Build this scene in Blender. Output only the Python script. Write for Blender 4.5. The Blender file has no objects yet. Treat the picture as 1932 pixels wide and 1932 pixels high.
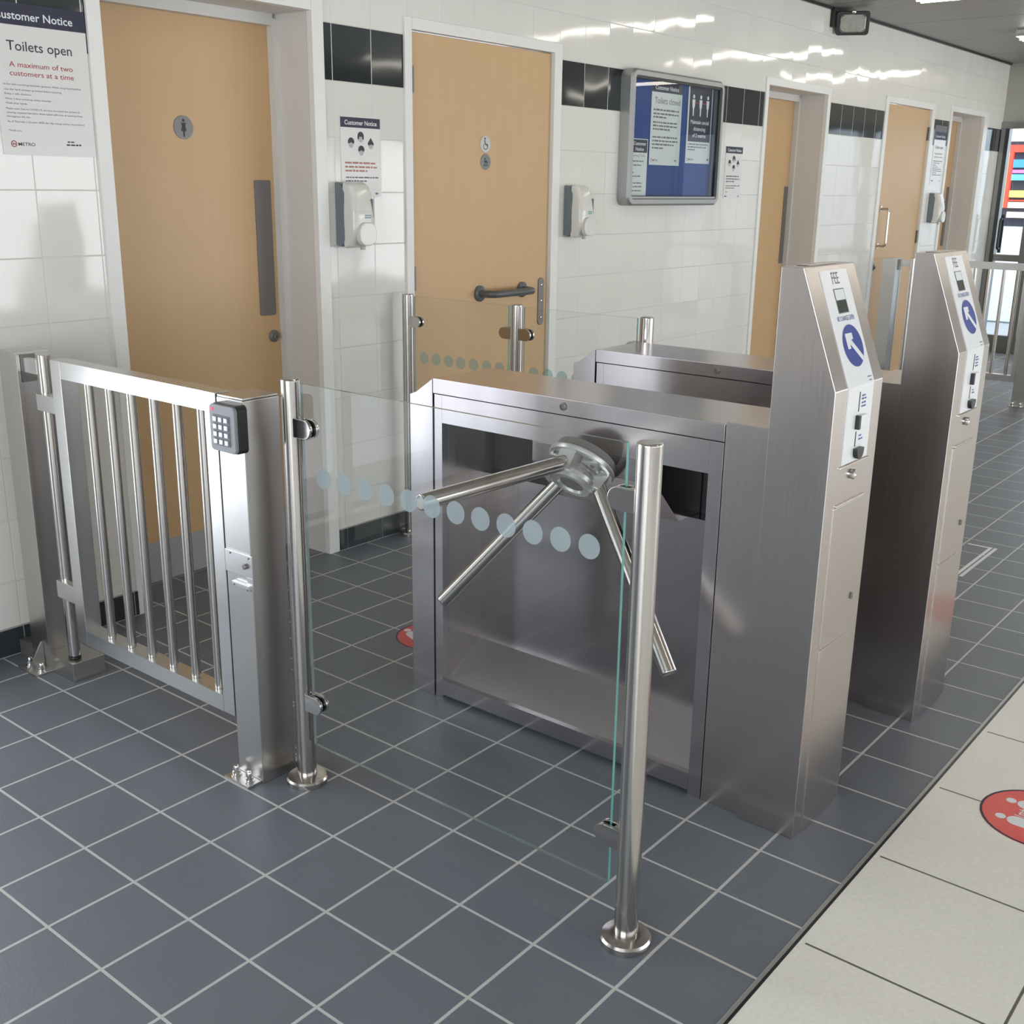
import bpy, bmesh, math, random
from mathutils import Vector, Matrix

# ------------------------------------------------------------------ camera
sc = bpy.context.scene
COL = sc.collection
cam_d = bpy.data.cameras.new('camera')
cam = bpy.data.objects.new('camera', cam_d)
COL.objects.link(cam)
cam_d.sensor_width = 36
cam_d.lens = 2082.0 / 1932 * 36
cam_d.clip_start = 0.05
cam.matrix_world = Matrix((
    (0.63090021, 0.21121253, -0.74656158, -1.50901726),
    (-0.77574281, 0.18872802, -0.60216677, -3.3078521),
    (0.01371192, 0.95904692, 0.28291515, 1.47007971),
    (0, 0, 0, 1)))
sc.camera = cam

# ------------------------------------------------------------------ world, lights, exposure
w = bpy.data.worlds.new('world'); sc.world = w
w.use_nodes = True
bg = w.node_tree.nodes['Background']
bg.inputs[0].default_value = (0.80, 0.88, 1.0, 1)
bg.inputs[1].default_value = 1.1

def area(name, loc, rot, sx, sy, power, col):
    d = bpy.data.lights.new(name, 'AREA')
    d.shape = 'RECTANGLE'; d.size = sx; d.size_y = sy; d.energy = power; d.color = col
    o = bpy.data.objects.new(name, d); COL.objects.link(o)
    o.location = loc; o.rotation_euler = rot
    return o
R = math.radians
# daylight outside the glazed entrance left of the frame, and outside the windows across the hall
area('daylight_entrance', (-0.615, 0.42, 1.25), (R(-90), 0, 0), .54, 2.1, 19, (0.90, 0.95, 1.0))
area('daylight_entrance', (-1.56, 0.42, 1.25), (R(-90), 0, 0), 1.30, 2.1, 11, (0.90, 0.94, 1.0))
area('daylight_hall_window', (6.5, -6.75, 1.05), (R(90), 0, 0), 6.2, 1.5, 125, (0.95, 0.98, 1.0))
area('daylight_hall_window', (-0.6, -6.75, 1.05), (R(90), 0, 0), 7.6, 1.5, 40, (0.97, 0.98, 1.0))
area('daylight_end', (-4.95, -3.4, 1.4), (R(90), 0, R(-90)), 4.0, 2.2, 135, (0.90, 0.95, 1.0))
area('daylight_street', (11.2, -0.5, 3.6), (0, R(-35), 0), 2.4, 5.0, 190, (0.95, 0.98, 1.0))

vs = sc.view_settings
vs.view_transform = 'Standard'; vs.look = 'None'; vs.gamma = 1; vs.use_curve_mapping = False
vs.exposure = 0.27
sc.render.film_transparent = False
sc.cycles.max_bounces = 10
sc.cycles.transparent_max_bounces = 12
sc.cycles.sample_clamp_indirect = 6.0
sc.cycles.use_denoising = True

# ------------------------------------------------------------------ material helpers
def mat(name):
    m = bpy.data.materials.new(name); m.use_nodes = True
    nt = m.node_tree
    return m, nt, nt.nodes['Principled BSDF']

def nd(nt, t, **kw):
    n = nt.nodes.new(t)
    for k, v in kw.items(): setattr(n, k, v)
    return n

def mth(nt, op, a, b=None, clamp=False):
    n = nt.nodes.new('ShaderNodeMath'); n.operation = op; n.use_clamp = clamp
    for i, v in enumerate((a, b)):
        if v is None: continue
        if isinstance(v, (int, float)): n.inputs[i].default_value = v
        else: nt.links.new(v, n.inputs[i])
    return n.outputs[0]

def mixc(nt, f, a, b):
    n = nt.nodes.new('ShaderNodeMix'); n.data_type = 'RGBA'
    if isinstance(f, (int, float)): n.inputs[0].default_value = f
    else: nt.links.new(f, n.inputs[0])
    for i, v in ((6, a), (7, b)):
        if isinstance(v, tuple): n.inputs[i].default_value = (*v, 1)
        else: nt.links.new(v, n.inputs[i])
    return n.outputs[2]

def noise(nt, scale, detail=2, vec=None, rough=0.5):
    n = nt.nodes.new('ShaderNodeTexNoise')
    n.inputs['Scale'].default_value = scale; n.inputs['Detail'].default_value = detail
    n.inputs['Roughness'].default_value = rough
    if vec is not None: nt.links.new(vec, n.inputs['Vector'])
    return n.outputs[0]

def pos(nt):
    g = nt.nodes.new('ShaderNodeNewGeometry')
    s = nt.nodes.new('ShaderNodeSeparateXYZ'); nt.links.new(g.outputs['Position'], s.inputs[0])
    return g.outputs['Position'], s.outputs

def simple(name, col, rough=0.5, metal=0.0, spec=0.5, var=0.04, vscale=12, coat=0.0, bump=0.0):
    """procedural: base colour with a little noise variation"""
    m, nt, p = mat(name)
    P, _ = pos(nt)
    n = noise(nt, vscale, 3, P)
    a = tuple(max(0, c * (1 - var)) for c in col); b = tuple(min(1, c * (1 + var)) for c in col)
    nt.links.new(mixc(nt, n, a, b), p.inputs['Base Color'])
    p.inputs['Roughness'].default_value = rough
    p.inputs['Metallic'].default_value = metal
    p.inputs['Specular IOR Level'].default_value = spec
    p.inputs['Coat Weight'].default_value = coat
    if bump:
        bn = nt.nodes.new('ShaderNodeBump'); bn.inputs['Strength'].default_value = 1
        bn.inputs['Distance'].default_value = bump
        nt.links.new(n, bn.inputs['Height']); nt.links.new(bn.outputs[0], p.inputs['Normal'])
    return m

def steel(name, col=(0.60, 0.58, 0.56), rough=0.2, stretch=(1, 1, 40), scale=12, var=0.05, blotch=0.0):
    """brushed stainless steel; the grain runs along the axis with the small stretch value"""
    m, nt, p = mat(name)
    P, _ = pos(nt)
    mp = nt.nodes.new('ShaderNodeVectorMath'); mp.operation = 'MULTIPLY'
    nt.links.new(P, mp.inputs[0]); mp.inputs[1].default_value = stretch
    n = noise(nt, scale, 4, mp.outputs[0], 0.6)
    a = tuple(c * (1 - var) for c in col); b = tuple(min(1, c * (1 + var)) for c in col)
    nt.links.new(mixc(nt, n, a, b), p.inputs['Base Color'])
    p.inputs['Metallic'].default_value = 1
    r = mth(nt, 'ADD', mth(nt, 'MULTIPLY', n, 0.05), rough - 0.025)
    if blotch:
        n2 = noise(nt, 5, 2, P)
        r = mth(nt, 'ADD', r, mth(nt, 'MULTIPLY', n2, blotch))
    nt.links.new(r, p.inputs['Roughness'])
    return m

def linemask(nt, c, off, pitch, half):
    """1 on the joint lines of a grid along coordinate c"""
    u = mth(nt, 'DIVIDE', mth(nt, 'SUBTRACT', c, off), pitch)
    f = mth(nt, 'FRACT', u)
    d = mth(nt, 'MULTIPLY', mth(nt, 'MINIMUM', f, mth(nt, 'SUBTRACT', 1.0, f)), pitch)
    s = mth(nt, 'SUBTRACT', 1.0, mth(nt, 'DIVIDE', d, half), True)
    s = mth(nt, 'MULTIPLY', s, 3.0, True)
    return s, mth(nt, 'FLOOR', u), f

# glazed wall tiles: white field with one course of near-black tiles
def wall_tile_mat():
    m, nt, p = mat('glazed_wall_tile')
    P, s = pos(nt)
    gx, ux, fx = linemask(nt, s[0], 1.487, 0.2015, 0.0022)
    gz, uz, fz = linemask(nt, s[2], 0.04, 0.2, 0.0022)
    g = mth(nt, 'MAXIMUM', gx, gz)
    cv = nt.nodes.new('ShaderNodeCombineXYZ'); nt.links.new(ux, cv.inputs[0]); nt.links.new(uz, cv.inputs[1])
    wn = nt.nodes.new('ShaderNodeTexWhiteNoise'); nt.links.new(cv.outputs[0], wn.inputs['Vector'])
    sp = nt.nodes.new('ShaderNodeSeparateColor'); nt.links.new(wn.outputs['Color'], sp.inputs[0])
    band = mth(nt, 'MULTIPLY', mth(nt, 'GREATER_THAN', s[2], 1.84), mth(nt, 'LESS_THAN', s[2], 2.04))
    white = mixc(nt, sp.outputs[2], (0.74, 0.72, 0.67), (0.77, 0.75, 0.70))
    tile = mixc(nt, band, white, (0.022, 0.028, 0.030))
    grout = mixc(nt, band, (0.60, 0.59, 0.55), (0.62, 0.61, 0.56))
    nt.links.new(mixc(nt, mth(nt, 'MULTIPLY', g, mth(nt, 'ADD', mth(nt, 'MULTIPLY', band, 0.70), 0.30)), tile, grout), p.inputs['Base Color'])
    rr = mth(nt, 'ADD', mth(nt, 'MULTIPLY', g, 0.5), 0.07)
    nt.links.new(rr, p.inputs['Roughness'])
    # every tile sits at its own slight angle, its glaze gently wavy
    h = mth(nt, 'ADD', mth(nt, 'MULTIPLY', mth(nt, 'SUBTRACT', fx, 0.5), mth(nt, 'MULTIPLY', mth(nt, 'SUBTRACT', sp.outputs[0], 0.5), 0.0024)),
            mth(nt, 'MULTIPLY', mth(nt, 'SUBTRACT', fz, 0.5), mth(nt, 'MULTIPLY', mth(nt, 'SUBTRACT', sp.outputs[1], 0.5), 0.0040)))
    nz = mth(nt, 'MULTIPLY', noise(nt, 3.2, 1, P), 0.0034)
    h = mth(nt, 'ADD', mth(nt, 'ADD', h, nz), mth(nt, 'MULTIPLY', g, -0.0006))
    b = nt.nodes.new('ShaderNodeBump'); b.inputs['Strength'].default_value = 1; b.inputs['Distance'].default_value = 1.0
    nt.links.new(h, b.inputs['Height']); nt.links.new(b.outputs[0], p.inputs['Normal'])
    return m

def floor_mat():
    m, nt, p = mat('slate_floor_tile')
    P, s = pos(nt)
    gx, ux, fx = linemask(nt, s[0], 0.0, 0.2, 0.0040)
    gy, uy, fy = linemask(nt, s[1], -0.3707, 0.199, 0.0044)
    g = mth(nt, 'MAXIMUM', gx, gy)
    cv = nt.nodes.new('ShaderNodeCombineXYZ'); nt.links.new(ux, cv.inputs[0]); nt.links.new(uy, cv.inputs[1])
    wn = nt.nodes.new('ShaderNodeTexWhiteNoise'); nt.links.new(cv.outputs[0], wn.inputs['Vector'])
    n = noise(nt, 7, 5, P, 0.6)
    n2 = noise(nt, 160, 2, P)
    c1 = mixc(nt, n, (0.112, 0.126, 0.150), (0.146, 0.162, 0.190))
    c2 = mixc(nt, mth(nt, 'MULTIPLY', wn.outputs[0], 0.35), c1, (0.135, 0.145, 0.165))
    c2 = mixc(nt, mth(nt, 'MULTIPLY', n2, 0.22), c2, (0.19, 0.20, 0.215))
    nt.links.new(mixc(nt, g, c2, (0.50, 0.50, 0.48)), p.inputs['Base Color'])
    nt.links.new(mth(nt, 'ADD', mth(nt, 'MULTIPLY', n, 0.14), 0.37), p.inputs['Roughness'])
    b = nt.nodes.new('ShaderNodeBump'); b.inputs['Distance'].default_value = 0.0012
    hh = mth(nt, 'ADD', mth(nt, 'MULTIPLY', n2, 0.25), mth(nt, 'MULTIPLY', g, -1.0))
    nt.links.new(hh, b.inputs['Height']); nt.links.new(b.outputs[0], p.inputs['Normal'])
    return m

def terrazzo_mat():
    m, nt, p = mat('beige_terrazzo')
    P, s = pos(nt)
    gx, ux, fx = linemask(nt, s[0], 0.36, 0.399, 0.0034)
    gy, uy, fy = linemask(nt, s[1], -2.567, 0.399, 0.0034)
    g = mth(nt, 'MAXIMUM', gx, gy)
    g = mth(nt, 'MULTIPLY', g, mth(nt, 'LESS_THAN', s[1], -2.584))
    n = noise(nt, 90, 3, P); n1 = noise(nt, 5, 4, P)
    v = nt.nodes.new('ShaderNodeTexVoronoi'); v.inputs['Scale'].default_value = 170; nt.links.new(P, v.inputs['Vector'])
    spk = mth(nt, 'LESS_THAN', v.outputs['Distance'], 0.14)
    c = mixc(nt, n1, (0.79, 0.77, 0.70), (0.89, 0.87, 0.80))
    c = mixc(nt, mth(nt, 'MULTIPLY', n, 0.35), c, (0.42, 0.395, 0.34))
    c = mixc(nt, mth(nt, 'MULTIPLY', spk, 0.55), c, (0.85, 0.85, 0.80))
    nt.links.new(mixc(nt, g, c, (0.11, 0.10, 0.09)), p.inputs['Base Color'])
    p.inputs['Roughness'].default_value = 0.36
    b = nt.nodes.new('ShaderNodeBump'); b.inputs['Distance'].default_value = 0.001; b.inputs['Strength'].default_value = 0.6
    nt.links.new(mth(nt, 'ADD', n, mth(nt, 'MULTIPLY', g, -1.5)), b.inputs['Height']); nt.links.new(b.outputs[0], p.inputs['Normal'])
    return m

def ceiling_mat():
    m, nt, p = mat('slatted_metal_ceiling')
    P, s = pos(nt)
    gx, ux, fx = linemask(nt, s[0], 0.05, 0.0625, 0.004)
    gj, _, _ = linemask(nt, s[0], 0.30, 1.08, 0.010)
    nt.links.new(mixc(nt, mth(nt, 'MAXIMUM', mth(nt, 'MULTIPLY', gx, 0.35), gj), (0.33, 0.318, 0.285), (0.13, 0.125, 0.11)), p.inputs['Base Color'])
    p.inputs['Roughness'].default_value = 0.45; p.inputs['Metallic'].default_value = 0.15
    b = nt.nodes.new('ShaderNodeBump'); b.inputs['Distance'].default_value = 0.004
    nt.links.new(gx, b.inputs['Height']); nt.links.new(b.outputs[0], p.inputs['Normal'])
    return m

def wood_mat():
    m, nt, p = mat('beech_laminate')
    P, s = pos(nt)
    mp = nt.nodes.new('ShaderNodeVectorMath'); mp.operation = 'MULTIPLY'
    nt.links.new(P, mp.inputs[0]); mp.inputs[1].default_value = (14, 14, 0.9)
    n = noise(nt, 4, 5, mp.outputs[0], 0.65)
    n2 = noise(nt, 2.2, 2, P)
    c = mixc(nt, n, (0.56, 0.36, 0.175), (0.62, 0.41, 0.215))
    nt.links.new(mixc(nt, mth(nt, 'MULTIPLY', n2, 0.3), c, (0.58, 0.375, 0.205)), p.inputs['Base Color'])
    p.inputs['Roughness'].default_value = 0.42
    return m

def glass_mat(name, tint=(0.976, 0.990, 0.985)):
    m = bpy.data.materials.new(name); m.use_nodes = True
    nt = m.node_tree; nt.nodes.clear()
    o = nd(nt, 'ShaderNodeOutputMaterial'); mx = nd(nt, 'ShaderNodeMixShader')
    tr = nd(nt, 'ShaderNodeBsdfTransparent'); tr.inputs[0].default_value = (*tint, 1)
    gl = nd(nt, 'ShaderNodeBsdfGlossy'); gl.inputs['Roughness'].default_value = 0.01
    fr = nd(nt, 'ShaderNodeFresnel'); fr.inputs[0].default_value = 1.45
    ge = nd(nt, 'ShaderNodeNewGeometry')      # reflect once, at the outer surface of the sheet
    nt.links.new(mth(nt, 'MULTIPLY', fr.outputs[0], mth(nt, 'SUBTRACT', 1.0, ge.outputs['Backfacing'])), mx.inputs[0]); nt.links.new(tr.outputs[0], mx.inputs[1]); nt.links.new(gl.outputs[0], mx.inputs[2])
    nt.links.new(mx.outputs[0], o.inputs[0])
    return m

def frost_mat(name='frosted_vinyl', amount=.50):
    m = bpy.data.materials.new(name); m.use_nodes = True
    nt = m.node_tree; nt.nodes.clear()
    o = nd(nt, 'ShaderNodeOutputMaterial'); mx = nd(nt, 'ShaderNodeMixShader')
    tr = nd(nt, 'ShaderNodeBsdfTransparent'); tr.inputs[0].default_value = (0.85, 0.95, 0.95, 1)
    df = nd(nt, 'ShaderNodeBsdfDiffuse'); tl = nd(nt, 'ShaderNodeBsdfTranslucent'); m2 = nd(nt, 'ShaderNodeMixShader')
    P, _ = pos(nt); n = noise(nt, 60, 2, P)
    c = mixc(nt, n, (0.48, 0.52, 0.54), (0.51, 0.55, 0.57))
    nt.links.new(c, df.inputs[0]); nt.links.new(c, tl.inputs[0])
    m2.inputs[0].default_value = 0.3
    nt.links.new(df.outputs[0], m2.inputs[1]); nt.links.new(tl.outputs[0], m2.inputs[2])
    mx.inputs[0].default_value = amount
    nt.links.new(tr.outputs[0], mx.inputs[1]); nt.links.new(m2.outputs[0], mx.inputs[2]); nt.links.new(mx.outputs[0], o.inputs[0])
    return m

def emit(name, col, st):
    m, nt, p = mat(name)
    P, _ = pos(nt); n = noise(nt, 3, 1, P)
    nt.links.new(mixc(nt, n, col, tuple(min(1, c * 1.02) for c in col)), p.inputs['Emission Color'])
    p.inputs['Emission Strength'].default_value = st
    p.inputs['Base Color'].default_value = (*col, 1)
    return m

M = {}
M['tile'] = wall_tile_mat(); M['floor'] = floor_mat(); M['terrazzo'] = terrazzo_mat()
M['ceiling'] = ceiling_mat(); M['wood'] = wood_mat()
M['glass'] = glass_mat('clear_safety_glass'); M['clearglass'] = glass_mat('window_glass', (0.96, 0.98, 0.98))
M['frost'] = frost_mat(); M['faint'] = frost_mat('thin_frosted_vinyl', .22)
M['glasstop'] = simple('thin_glass_edge', (0.20, 0.25, 0.24), 0.1, var=0.1, vscale=40)
M['glassedge'] = simple('green_glass_edge', (0.16, 0.50, 0.46), 0.12, var=0.1, vscale=40)
M['steel'] = steel('brushed_steel_vertical', (0.60, 0.55, 0.53), 0.25, (14, 14, .5), 14)
M['steelh'] = steel('brushed_steel_horizontal', (0.58, 0.545, 0.555), 0.22, (14, .5, 14), 14)
M['steeldark'] = steel('brushed_steel_shaded', (0.48, 0.445, 0.455), 0.17, (14, .5, 14), 14)  # darker copy of the steel, the recess's shade put into its colour
M['steelfloor'] = steel('lightened_recess_floor', (0.66, 0.64, 0.63), 0.40, (14, .5, 14), 14)  # paler, rougher steel: light on the recess floor put into its colour
M['tube'] = steel('satin_steel_tube', (0.58, 0.55, 0.52), 0.18, (1, 1, 1), 3, 0.02)
M['chrome'] = steel('polished_steel', (0.62, 0.60, 0.58), 0.12, (1, 1, 1), 3, 0.02)
M['gate'] = steel('mill_finish_gate_steel', (0.66, 0.66, 0.65), 0.27, (14, .5, 14), 10, 0.03, 0.06)
M['gatepost'] = steel('mill_finish_post_steel', (0.58, 0.565, 0.54), 0.27, (14, 14, .5), 10, 0.03, 0.06)
M['cast'] = simple('cast_aluminium', (0.62, 0.61, 0.60), 0.32, 0.8, var=0.08, vscale=60)
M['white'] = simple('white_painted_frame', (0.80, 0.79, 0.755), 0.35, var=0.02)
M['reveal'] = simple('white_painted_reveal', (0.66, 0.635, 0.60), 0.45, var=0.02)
M['darktile'] = simple('dark_skirting_tile', (0.035, 0.040, 0.045), 0.16, var=0.15, vscale=9)
M['grout'] = simple('pale_grout', (0.38, 0.38, 0.36), 0.7)
M['kick'] = simple('grey_kick_plate', (0.38, 0.38, 0.38), 0.4, 0.0, var=0.03)
M['plate'] = simple('satin_plate', (0.19, 0.175, 0.17), 0.38, 0.35, var=0.05)
M['greyplastic'] = simple('dark_grey_nylon', (0.10, 0.105, 0.108), 0.28, var=0.05)
M['disp'] = simple('white_dispenser_plastic', (0.70, 0.69, 0.64), 0.16, var=0.02)
M['dispback'] = simple('blue_grey_plastic', (0.17, 0.19, 0.21), 0.3, var=0.04)
M['dispgrey'] = simple('warm_grey_plastic', (0.47, 0.43, 0.40), 0.3, var=0.03)
M['blueback'] = simple('blue_felt_board', (0.012, 0.055, 0.24), 0.8, var=0.12, vscale=5)
M['navy'] = simple('navy_print', (0.014, 0.014, 0.045), 0.5)
M['paper'] = simple('white_paper', (0.68, 0.69, 0.68), 0.5, var=0.015)
M['paperw'] = simple('white_notice_vinyl', (0.72, 0.71, 0.68), 0.25, var=0.01)
M['ink'] = simple('dark_ink', (0.04, 0.045, 0.055), 0.6)
M['inkgrey'] = simple('grey_ink', (0.16, 0.16, 0.17), 0.6)
M['inkred'] = simple('red_ink', (0.42, 0.055, 0.06), 0.6)
M['inkpink'] = simple('faded_red_ink', (0.46, 0.22, 0.19), 0.6)
M['inkwhite'] = simple('white_print', (0.78, 0.78, 0.80), 0.5, var=0.01)
M['alu'] = simple('anodised_aluminium', (0.38, 0.38, 0.375), 0.35, 0.55, var=0.04)
M['maskgrey'] = simple('pale_grey_print', (0.45, 0.45, 0.46), 0.5)
M['signgrey'] = simple('grey_sign_disc', (0.20, 0.20, 0.195), 0.35)
M['signpale'] = simple('pale_sign_disc', (0.55, 0.55, 0.53), 0.35)
M['black'] = simple('black_rubber', (0.012, 0.012, 0.013), 0.35)
M['keygrey'] = simple('grey_keypad_plastic', (0.22, 0.225, 0.24), 0.4, 0.0)
M['keys'] = simple('metal_keys', (0.48, 0.50, 0.53), 0.3, 0.5)
M['red'] = simple('red_floor_vinyl', (0.72, 0.05, 0.04), 0.28, var=0.06)
M['panelwhite'] = simple('white_fascia', (0.85, 0.86, 0.87), 0.25, var=0.01)
M['blue'] = simple('blue_print', (0.025, 0.055, 0.30), 0.3, var=0.03)
M['lcd'] = simple('display_glass', (0.035, 0.045, 0.035), 0.08, var=0.2)
M['lcdwhite'] = simple('display_card', (0.75, 0.80, 0.80), 0.2, var=0.02)
M['teal'] = simple('teal_label', (0.16, 0.30, 0.34), 0.4)
M['tubelight'] = emit('fluorescent_tube', (1.0, 0.94, 0.83), 10)
M['housing'] = simple('lamp_housing', (0.6, 0.6, 0.58), 0.4)
M['darkframe'] = simple('dark_bronze_frame', (0.045, 0.045, 0.045), 0.3, 0.5)
M['greyframe'] = simple('grey_door_frame', (0.22, 0.215, 0.20), 0.3, 0.6)
M['fascia'] = simple('grey_fascia', (0.36, 0.35, 0.31), 0.25, 0.2)
M['farwall'] = simple('hall_wall', (0.42, 0.40, 0.37), 0.6)
M['lampface'] = simple('ribbed_lamp_glass', (0.34, 0.34, 0.30), 0.18, 0.3, var=0.3, vscale=30)
M['pavement'] = simple('grey_pavement', (0.34, 0.36, 0.38), 0.6, var=0.1)
M['shopred'] = emit('glowing_shop_red', (0.80, 0.05, 0.03), 0.9)  # brightness of the shop frame and posters put into their colours as emission
M['shopyellow'] = emit('glowing_yellow_poster', (0.95, 0.75, 0.12), 1.1)
M['shopcyan'] = emit('glowing_cyan_poster', (0.10, 0.72, 0.80), 1.0)
M['shoppink'] = emit('glowing_pink_poster', (0.85, 0.15, 0.55), 1.0)
M['shopdark'] = simple('dark_shop_window', (0.04, 0.04, 0.06), 0.1)
M['shopcream'] = emit('glowing_cream_poster', (0.90, 0.72, 0.55), 0.9)
M['shopblue'] = emit('glowing_blue_poster', (0.05, 0.22, 0.42), 0.9)
M['skywhite'] = simple('pale_street_hoarding', (0.80, 0.88, 0.95), 0.4)
M['redled'] = emit('red_indicator', (0.9, 0.04, 0.08), 1.5)
M['orange'] = simple('orange_carton', (0.7, 0.35, 0.10), 0.6)

# ------------------------------------------------------------------ mesh helpers
class MB:
    def __init__(s): s.bm = bmesh.new()
    def box(s, x0, x1, y0, y1, z0, z1, bev=0.0, seg=2):
        bm = bmesh.new()
        bmesh.ops.create_cube(bm, size=1)
        for v in bm.verts:
            v.co = Vector((x0 + (v.co.x + .5) * (x1 - x0), y0 + (v.co.y + .5) * (y1 - y0), z0 + (v.co.z + .5) * (z1 - z0)))
        if bev: bmesh.ops.bevel(bm, geom=bm.edges[:], offset=bev, segments=seg, affect='EDGES', profile=0.5)
        s._add(bm); return s
    def _add(s, bm, mtx=None):
        if mtx is not None: bmesh.ops.transform(bm, matrix=mtx, verts=bm.verts)
        me = bpy.data.meshes.new('t'); bm.to_mesh(me); bm.free()
        s.bm.from_mesh(me); bpy.data.meshes.remove(me)
    def cyl(s, a, b, r, r2=None, seg=28, cap=True, dome=0.0):
        a = Vector(a); b = Vector(b); d = b - a; L = d.length
        bm = bmesh.new()
        bmesh.ops.create_cone(bm, cap_ends=cap, segments=seg, radius1=r, radius2=r if r2 is None else r2, depth=L)
        if dome:
            edges = [e for e in bm.edges if all(abs(v.co.z - L / 2) < 1e-6 for v in e.verts)]
            bmesh.ops.bevel(bm, geom=edges, offset=dome, segments=3, affect='EDGES', profile=0.5)
        q = d.to_track_quat('Z', 'Y').to_matrix().to_4x4()
        s._add(bm, Matrix.Translation((a + b) / 2) @ q); return s
    def lathe(s, prof, origin, axis=(0, 0, 1), seg=32):
        """prof: [(r, h)...] along the axis"""
        bm = bmesh.new(); rings = []
        for r, h in prof:
            if r < 1e-6: rings.append([bm.verts.new((0, 0, h))])
            else: rings.append([bm.verts.new((r * math.cos(2 * math.pi * k / seg), r * math.sin(2 * math.pi * k / seg), h)) for k in range(seg)])
        for A, B in zip(rings, rings[1:]):
            if len(A) == 1 and len(B) == 1: continue
            for k in range(seg):
                a, b = A[k % len(A)], A[(k + 1) % len(A)] if len(A) > 1 else None
                c, d = B[(k + 1) % len(B)] if len(B) > 1 else None, B[k % len(B)]
                vs_ = [v for v in (a, b, c, d) if v is not None]
                if len(vs_) >= 3: bm.faces.new(vs_)
        bmesh.ops.recalc_face_normals(bm, faces=bm.faces)
        q = Vector(axis).to_track_quat('Z', 'Y').to_matrix().to_4x4()
        s._add(bm, Matrix.Translation(Vector(origin)) @ q); return s
    def prism(s, poly, plane, t0, t1, bev=0.0, seg=2):
        """poly extruded: plane 'x' -> poly in (y,z), along x from t0 to t1; 'y' -> (x,z); 'z' -> (x,y)"""
        bm = bmesh.new()
        def P3(p, t): return {'x': (t, p[0], p[1]), 'y': (p[0], t, p[1]), 'z': (p[0], p[1], t)}[plane]
        A = [bm.verts.new(P3(p, t0)) for p in poly]; B = [bm.verts.new(P3(p, t1)) for p in poly]
        n = len(poly)
        bm.faces.new(A); bm.faces.new(B[::-1])
        for k in range(n): bm.faces.new((A[k], B[k], B[(k + 1) % n], A[(k + 1) % n]))
        bmesh.ops.recalc_face_normals(bm, faces=bm.faces)
        if bev: bmesh.ops.bevel(bm, geom=bm.edges[:], offset=bev, segments=seg, affect='EDGES', profile=0.5)
        s._add(bm); return s
    def tube(s, pts, r, seg=16):
        """bent round bar through pts"""
        bm = bmesh.new(); pts = [Vector(p) for p in pts]; rings = []
        up = None
        for i, p in enumerate(pts):
            t = (pts[min(i + 1, len(pts) - 1)] - pts[max(i - 1, 0)]).normalized()
            if up is None:
                up = t.orthogonal().normalized()
            up = (up - t * up.dot(t)).normalized(); sd = t.cross(up)
            rings.append([bm.verts.new(p + r * (math.cos(2 * math.pi * k / seg) * up + math.sin(2 * math.pi * k / seg) * sd)) for k in range(seg)])
        for A, B in zip(rings, rings[1:]):
            for k in range(seg): bm.faces.new((A[k], A[(k + 1) % seg], B[(k + 1) % seg], B[k]))
        bm.faces.new(rings[0][::-1]); bm.faces.new(rings[-1])
        bmesh.ops.recalc_face_normals(bm, faces=bm.faces)
        s._add(bm); return s
    def build(s, name, m, parent=None, smooth=True, **props):
        me = bpy.data.meshes.new(name)
        s.bm.to_mesh(me); s.bm.free()
        mats = m if isinstance(m, list) else [m]
        for x in mats: me.materials.append(M[x])
        if smooth:
            for p in me.polygons: p.use_smooth = True
            try: me.set_sharp_from_angle(angle=R(32))
            except Exception: pass
        o = bpy.data.objects.new(name, me); COL.objects.link(o)
        if smooth:
            wn = o.modifiers.new('weighted_normals', 'WEIGHTED_NORMAL'); wn.keep_sharp = True; wn.weight = 90
        if parent: o.parent = parent; o.matrix_parent_inverse = Matrix.Translation(-PO.get(parent.name, Vector()))
        for k, v in props.items(): o[k] = v
        return o

PO = {}          # world origin of each parent that is not at zero
def thing(name, label, cat, loc=(0, 0, 0), group=None, kind=None):
    o = bpy.data.objects.new(name, None); COL.objects.link(o)
    o.empty_display_size = 0.1
    o.location = loc; PO[o.name] = Vector(loc)
    if label: o['label'] = label
    if cat: o['category'] = cat
    if group: o['group'] = group
    if kind: o['kind'] = kind
    return o

def tag(o, label, cat, group=None):
    o['label'] = label; o['category'] = cat
    if group: o['group'] = group
    return o

def copy_tree(o, parent=None):
    kids = list(o.children)
    c = o.copy(); COL.objects.link(c); c.parent = parent
    if parent is not None: c.matrix_parent_inverse = o.matrix_parent_inverse.copy()
    for k in kids: copy_tree(k, c)
    return c

def arc(cx, cy, r, a0, a1, n=8):
    return [(cx + r * math.cos(R(a0 + (a1 - a0) * k / n)), cy + r * math.sin(R(a0 + (a1 - a0) * k / n))) for k in range(n + 1)]

def rrect(x0, x1, y0, y1, r, n=6):
    return arc(x1 - r, y1 - r, r, 0, 90, n) + arc(x0 + r, y1 - r, r, 90, 180, n) + arc(x0 + r, y0 + r, r, 180, 270, n) + arc(x1 - r, y0 + r, r, 270, 360, n)

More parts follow.
